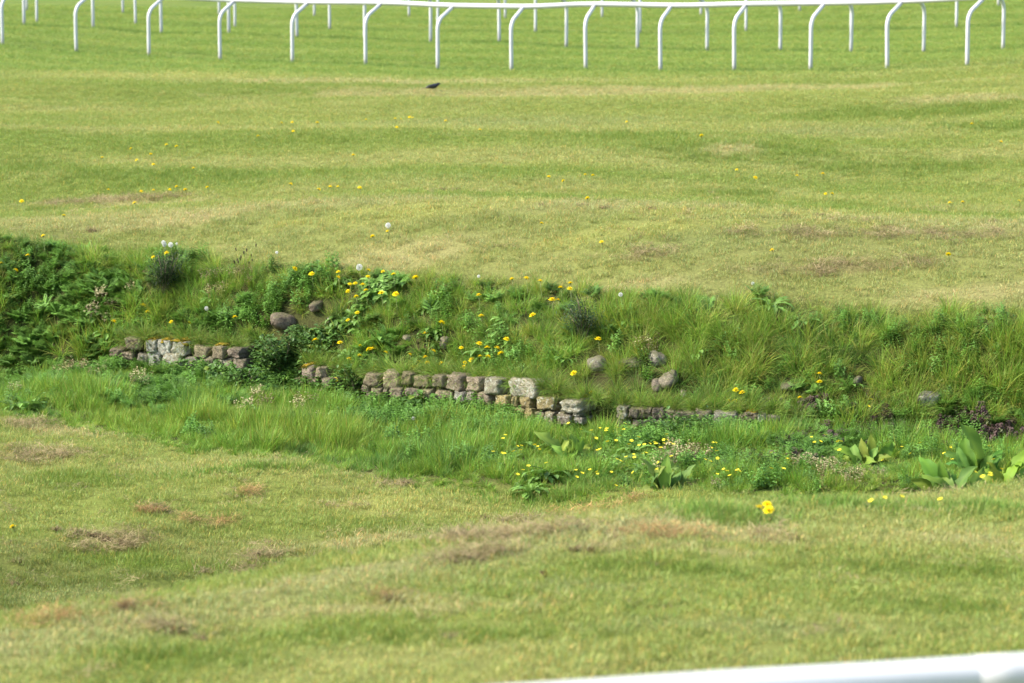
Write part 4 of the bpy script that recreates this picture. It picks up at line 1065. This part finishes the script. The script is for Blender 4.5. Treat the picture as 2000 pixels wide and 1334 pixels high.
def m_puff():
    mb = MB(); n = 130
    for k in range(n):
        z = 1 - 2 * (k + .5) / n; a = k * 2.39996; r = math.sqrt(1 - z * z); u = np.array([r * math.cos(a), r * math.sin(a), z])
        s_ = np.cross(u, [.3, .5, .8]); s_ /= np.linalg.norm(s_); t_ = np.cross(u, s_)
        mb.add([u * .004, u * .017 + s_ * .0006, u * .017 - s_ * .0006], [(0, 1, 2)], (.55, .53, .48))
        for q in range(5):
            b = q * 1.2566 + k; e = s_ * math.cos(b) + t_ * math.sin(b)
            mb.add([u * .017, u * .0205 + e * .0055 + s_ * .0009, u * .0205 + e * .0055 - s_ * .0009], [(0, 1, 2)], (.82, .82, .80))
    rock(mb, (.009, .009, .009), 2, 3, 5, 0, 0, (.25, .2, .14))
    return mb.mesh('seed_head', M['puff'])
def m_stem(L=1.0):
    mb = MB(); tube(mb, [[0, 0, -.06], [.012, .006, .4], [.006, .012, .75], [0, 0, 1.0]], [.0026, .0024, .0022, .0022], 5)
    return mb.mesh('stem', M['stem'], True)
heads, stems = [m_dandelion() for _ in range(3)], [m_stem() for _ in range(2)]
def dandelion(px, py, s_, label, group, size=1.0):
    if s_ > .08: s_ += .035
    if s_ < .08 and py < 480: size *= .95
    g = Gstem(px, py, s_)
    root = obj('dandelion', None, loc=tuple(g), label=label, cat='flower', group=group)
    obj('stem', random.choice(stems), root, scl=(1, 1, s_))
    az = rng.uniform(0, 6.28)
    obj('flower_head', random.choice(heads), root, (0, 0, s_), (rng.normal(.22, .22), rng.normal(0, .25), az), size * rng.uniform(.85, 1.15))
D = {
    ('yellow dandelion on the left part of the bank crest', .15): [(85, 466), (3, 521), (32, 529), (300, 503), (326, 495), (576, 525), (55, 506), (609, 540)],
    ('yellow dandelion on the slope above the lichened left stones', .09): [(223, 629), (335, 630), (371, 636), (459, 624), (280, 598), (288, 612)],
    ('yellow dandelion in the densest crest cluster, above the boulder', .14): [(661, 533), (661, 546), (684, 556), (694, 558), (680, 572), (709, 561), (715, 570), (719, 545), (720, 532), (748, 536), (769, 539), (745, 574), (773, 577), (696, 584), (698, 615), (680, 628), (812, 547)],
    ('yellow dandelion on the mid crest, left of the bushy seedling', .13): [(1000, 546), (1028, 545), (1055, 549), (1095, 563), (1114, 557), (1113, 567), (1090, 587), (1078, 588), (1040, 616), (935, 580), (940, 621), (863, 636), (831, 655)],
    ('yellow dandelion over the left end of the middle wall', .12): [(616, 667), (610, 680), (664, 675), (721, 683), (727, 685), (682, 708), (703, 703), (650, 717), (731, 725), (655, 743), (704, 681)],
    ('yellow dandelion on top of the middle wall stretch', .12): [(754, 693), (801, 695), (831, 702), (820, 708), (847, 686), (835, 720), (809, 722), (862, 713), (901, 685), (936, 677), (952, 684), (971, 682), (978, 692), (989, 667), (938, 701), (953, 703), (908, 710), (922, 708), (906, 728)],
    ('yellow dandelion on the bank around the egg-shaped boulder', .10): [(1168, 668), (1120, 733), (1114, 764), (1155, 770), (1145, 783)],
    ('yellow dandelion on the bank over the right wall stretch', .09): [(1437, 763), (1449, 769), (1446, 779), (1434, 784), (1422, 788), (1600, 735), (1600, 748), (1562, 781)],
    ('yellow dandelion of the trio at the lower right mown edge', .06): [(1483, 993), (1498, 988), (1501, 998)],
    ('yellow dandelion in the mown slope between bank and ridge', .06): [(728, 464), (757, 453), (1058, 437), (1175, 475), (1508, 490), (1852, 497), (125, 421)],
    ('yellow dandelion just behind the ridge on the left', .07): [(43, 394), (263, 398), (212, 373), (276, 375), (300, 372), (332, 371), (345, 366), (362, 371), (405, 366)],
    ('yellow dandelion just behind the middle of the ridge', .07): [(568, 360), (645, 365), (660, 365), (703, 371), (623, 372), (1072, 346), (1100, 354), (1143, 343), (1158, 343), (1147, 389)],
    ('yellow dandelion just behind the ridge on the right', .07): [(1612, 379), (1625, 379), (1880, 395), (1855, 397), (1990, 393), (1557, 344), (1607, 343), (1439, 334), (1475, 349)],
    ('yellow dandelion far out in the left of the field', .07): [(256, 291), (267, 314), (300, 322), (295, 303), (325, 284), (345, 286), (200, 309), (378, 330), (426, 241)],
    ('yellow dandelion far out in the middle of the field', .07): [(690, 305), (573, 258), (571, 240), (550, 241), (620, 241), (504, 266), (775, 251), (772, 232), (783, 233), (800, 230), (806, 231), (870, 237), (938, 255), (715, 234)],
    ('yellow dandelion far out in the right of the field', .07): [(1224, 239), (1370, 266), (1898, 242), (1955, 280)],
    ('single yellow dandelion in the ditch floor at the left edge', .05): [(25, 1029)],
}
ORD = ['first', 'second', 'third', 'fourth', 'fifth', 'sixth', 'seventh', 'eighth', 'ninth', 'tenth', 'eleventh', 'twelfth', 'thirteenth', 'fourteenth', 'fifteenth', 'sixteenth', 'seventeenth', 'eighteenth', 'nineteenth']
for (lb, s_), pts in D.items():
    gname = lb.replace('yellow dandelion', 'dandelions')
    for i, (px, py) in enumerate(sorted(pts)):
        dandelion(px, py, s_ * rng.uniform(.85, 1.25) if s_ > .06 else s_, lb + (', %s from the left' % ORD[i] if len(pts) > 1 else ''), gname if len(pts) > 1 else None, rng.uniform(.9, 1.3))
puff = m_puff()
for px, py, s_, lb, size in [(758, 441, .12, 'white dandelion clock alone on the mown slope behind the bank', 1.1), (320, 478, .2, 'upper left white dandelion clock over the evergreen seedling', .9), (322, 482, .18, 'lower left white dandelion clock over the evergreen seedling', .9),
                             (334, 479, .2, 'right, roundest white dandelion clock over the evergreen seedling', 1.1), (346, 477, .2, 'smallest dandelion clock right of the trio over the seedling', .5), (702, 522, .17, 'white dandelion clock above the dense dandelion cluster on the crest', 1.3),
                             (404, 604, .15, 'ragged white dandelion clock on a bare stalk above the lichened stones', .9), (1212, 577, .14, 'small white dandelion clock on the crest right of the dark seedling', .8), (541, 495, .16, 'small white dandelion clock at the crest left of the dandelion cluster', .6),
                             (935, 542, .12, 'tiny white dandelion clock at the crest beside the dock leaf', .6), (808, 818, .1, 'whitish seed clock in the long grass below the middle wall', .7), (1470, 556, .1, 'white fleck of a dandelion clock on the slope at the crest', .6)]:
    g = Gstem(px, py, s_)
    root = obj('dandelion_clock', None, loc=tuple(g), label=lb, cat='flower', group='white dandelion clocks')
    obj('stem', stems[0], root, scl=(1, 1, s_)); obj('seed_head', puff, root, (0, 0, s_), (0, 0, rng.uniform(0, 6)), size)

def zb(x, y): return 900 + x / 3.3333, 780 + y / 3.3333
def zr(x, y): return 1500 + x / 3.336, 600 + y / 3.336
BL = [(290,235),(275,258),(335,225),(210,345),(270,352),(285,357),(345,340),(370,310),(395,305),(390,333),(480,300),(500,310),(512,330),(440,440),(405,463),(370,500),(555,425)]
BM = [(700,160),(780,198),(850,205),(905,190),(950,195),(945,210),(985,215),(1015,185),(1065,160),(1095,180),(1060,200),(1035,240),(880,260),(955,280),(1010,272),(905,330),(890,337),(1095,295),(1110,275),(1155,250),(1160,305),(1230,290),(1260,285),(1270,295),(1320,270),(1345,270),(1325,290),(1360,285),(1385,298),(1300,318),(1340,235),(1195,300),(1490,295),(1185,357),(1205,352),(1130,385),(1125,360),(1075,380),(1040,405),(1015,393)]
BF = [(750,470),(790,483),(840,460),(755,513),(885,480),(890,492),(980,475),(1275,460),(1315,465),(1010,565),(1120,480),(1285,415)]
BM1 = [q for q in BM if q[0] < 900]; BM2 = [q for q in BM if 900 <= q[0] < 1050]; BM3 = [q for q in BM if 1050 <= q[0] < 1200]; BM4 = [q for q in BM if q[0] >= 1200]
BR = [(1640,285),(1660,285),(1630,320),(1665,340),(1590,395),(1625,405),(1670,390),(1520,370),(1450,370),(1370,375),(1710,460),(1730,470),(1800,465),(1815,470),(1670,490),(1750,505)]
BX = [(280,850),(300,882),(340,878),(455,880),(475,880),(465,935),(375,838),(745,1003),(870,912),(990,888),(925,957),(20,950),(100,1060),(125,990),(20,1055)]
BY = [(1190,915),(1145,957),(1197,995),(1440,908),(1465,997),(1520,1080),(1350,1100),(1445,1105),(1445,1133),(1395,1143),(1020,1057),(1625,990)]
BZ = [(660,605),(672,603),(655,645),(205,605)]
BE = [(670,1268),(1120,1262),(870,1255),(760,1262)]
bm = m_butter()
for pts, zf, lb in ((BL, zb, 'yellow buttercup in long grass left of the pale dock'), (BM1, zb, 'yellow buttercup directly right of the pale dock'), (BM2, zb, 'yellow buttercup in the drift below the wall gap'), (BM3, zb, 'yellow buttercup in the middle of the drift'),
                    (BM4, zb, 'yellow buttercup at the right end of the drift'), (BF, zb, 'yellow buttercup at the mown edge below the drift'),
                    (BR, zb, 'yellow buttercup between the drift and the fan-leaved dock'), (BX, zr, 'yellow buttercup around the fan-leaved dock'), (BY, zr, 'yellow buttercup among the large dock patch'),
                    (BZ, zr, 'yellow buttercup on the bank by the whitish angular rock'), (BE, zr, 'yellow buttercup in the short grass before the large docks')):
    for i, q in enumerate(sorted(pts)):
        px, py = zf(*q)
        s_ = .11 if lb.startswith('yellow buttercup in the short') is False else .05
        s_ *= rng.uniform(.9, 1.3)
        g = Gstem(px, py, s_)
        obj('buttercup', bm, None, tuple(g + [0, 0, s_]), (rng.normal(.25, .2), rng.normal(0, .2), rng.uniform(0, 6)), rng.uniform(.9, 1.25), lb + (', %s from the left' % ORD[i] if len(pts) < 20 else ''), 'flower', lb.replace('yellow buttercup', 'buttercups'))

# ------------------------------------------------------------------ heaps of clippings, the bird, the leaf
def heap(px, py, wpx, hpx, label, group, seed):
    r = np.random.default_rng(seed)
    g = G(px, py + hpx * .3); d = g[1]; W, Hh = wpx * d / F, max(hpx * d / F, .012)
    root = obj('clipping_heap', None, loc=tuple(g), label=label, cat='clippings', group=group)
    mb = MB(); rock(mb, (W * .62, W * .5, Hh * 1.1), 2.2, 6, seed, .35, 2); obj('core', mb.mesh('core', M['clip'], True), root)
    mb = MB(); n = 90
    a = r.uniform(0, 6.28, n); rr = np.sqrt(r.random(n)) * W * .55
    z = Hh * .75 * (1 - (rr / (W * .6))**2) * r.uniform(.5, 1.1, n)
    b = np.stack([rr * np.cos(a), rr * np.sin(a) * .8, z], 1)
    blades(mb, b, r.uniform(0, 6.28, n), r.uniform(.6, 1.5, n), r.uniform(1.1, 2.2, n), r.uniform(.03, .08, n), r.uniform(.002, .004, n), 2, np.array([.28, .21, .10]) * r.uniform(.4, 1.3, (n, 1)), .7)
    obj('straw', mb.mesh('straw', M['foliage']), root, kind='stuff')
HEAPS = [
    ('dark clipping heap in the row along the ridge, %s', 'clipping heaps along the ridge', [(1060, 402, 20, 6), (1135, 402, 24, 7), (1180, 406, 30, 6), (1272, 408, 30, 7), (1345, 411, 24, 6), (1535, 420, 24, 5), (1600, 421, 16, 5), (1940, 434, 30, 6)]),
    ('brown clipping heap on the ditch floor, %s', 'clipping heaps on the ditch floor', [(542, 1112, 34, 26), (500, 1085, 30, 18), (530, 1062, 24, 12), (690, 1088, 40, 10), (945, 1013, 20, 7), (985, 1018, 34, 8), (1045, 1024, 55, 8), (790, 946, 36, 12), (185, 1046, 34, 12), (205, 1052, 30, 12), (235, 1062, 24, 9), (150, 1040, 50, 9), (36, 1098, 24, 8), (28, 1142, 20, 12), (110, 1036, 14, 8), (180, 450, 26, 10), (400, 1118, 26, 8)]),
    ('brown clipping heap on the near turf, %s', 'clipping heaps on the near turf', [(248, 1182, 22, 10), (245, 1190, 18, 9), (335, 1234, 40, 6), (400, 1250, 36, 7), (890, 1103, 40, 9), (925, 1092, 44, 9), (985, 1082, 34, 7), (1195, 1050, 22, 5), (1120, 1078, 12, 5), (1155, 1078, 10, 5), (1560, 1053, 22, 6), (765, 1172, 22, 6), (880, 1246, 12, 6)]),
    ('small clipping heap in the mown field behind the ridge, %s', 'clipping heaps in the field', [(865, 371, 14, 5), (892, 371, 20, 6), (1390, 378, 22, 7)]),
]
ORD = ['first', 'second', 'third', 'fourth', 'fifth', 'sixth', 'seventh', 'eighth', 'ninth', 'tenth', 'eleventh', 'twelfth', 'thirteenth', 'fourteenth', 'fifteenth', 'sixteenth', 'seventeenth']
for q, (lb, gr, pts) in enumerate(HEAPS):
    order = sorted(pts)
    for k, (px, py, a, b) in enumerate(order):
        heap(px, py, a, b, lb % (ORD[k] + ' from the left'), gr, 700 + q * 40 + k)

# small dark bird out on the field
g = G(846, 178); d = g[1]
root = obj('bird', None, loc=tuple(g), rot=(0, 0, .25), label='small dark bird on the mown field in front of the far rails', cat='bird')
mb = MB()
tube(mb, [[-.125, 0, .052], [-.095, 0, .060], [-.06, 0, .066], [-.02, 0, .072], [.025, 0, .080], [.055, 0, .094], [.075, 0, .108], [.092, 0, .114], [.106, 0, .112], [.112, 0, .110]],
     [.008, .013, .026, .036, .039, .031, .022, .020, .013, .004], 12)
bdy = obj('body', mb.mesh('body', M['feather'], True), root)
mb = MB(); tube(mb, [[.108, 0, .111], [.125, 0, .109], [.138, 0, .106]], [.005, .003, .0008], 6); obj('beak', mb.mesh('beak', M['beak'], True), root)
for s_ in (-1, 1):
    mb = MB(); rock(mb, (.125, .018, .05), 2.2, 6, 77, .05, 0); obj('wing', mb.mesh('wing', M['feather'], True), root, (-.035, s_ * .034, .076), (0, -.18, s_ * .12))
    mb = MB(); tube(mb, [[.0, s_ * .014, .045], [-.004, s_ * .014, .02], [.002, s_ * .014, .0], [.022, s_ * .016, .0]], [.004, .0028, .0024, .002], 5); obj('leg', mb.mesh('leg', M['beak'], True), root)
mb = MB(); mb.add([[-.11, -.010, .056], [-.11, .010, .056], [-.185, .017, .044], [-.185, -.017, .044], [-.11, -.010, .050], [-.11, .010, .050], [-.185, .017, .041], [-.185, -.017, .041]],
                  [(0, 1, 2, 3), (7, 6, 5, 4), (0, 3, 7, 4), (1, 5, 6, 2), (2, 6, 7, 3)]); obj('tail', mb.mesh('tail', M['feather']), root)

# curled dead leaf on the near turf
g = G(1060, 1136)
mb = MB(); v, f, c = dock_leaf(.05, .022, 1.6, 99, .002); mb.add(v, f, c * .2)
o = obj('dead_leaf', mb.mesh('dead_leaf', M['brownleaf'], True), None, tuple(g + [-.012, 0, .038]), (.9, .35, .1), label='dark curled dead leaf standing on the near turf', cat='leaf')
sm = o.modifiers.new('thickness', 'SOLIDIFY'); sm.thickness = .002
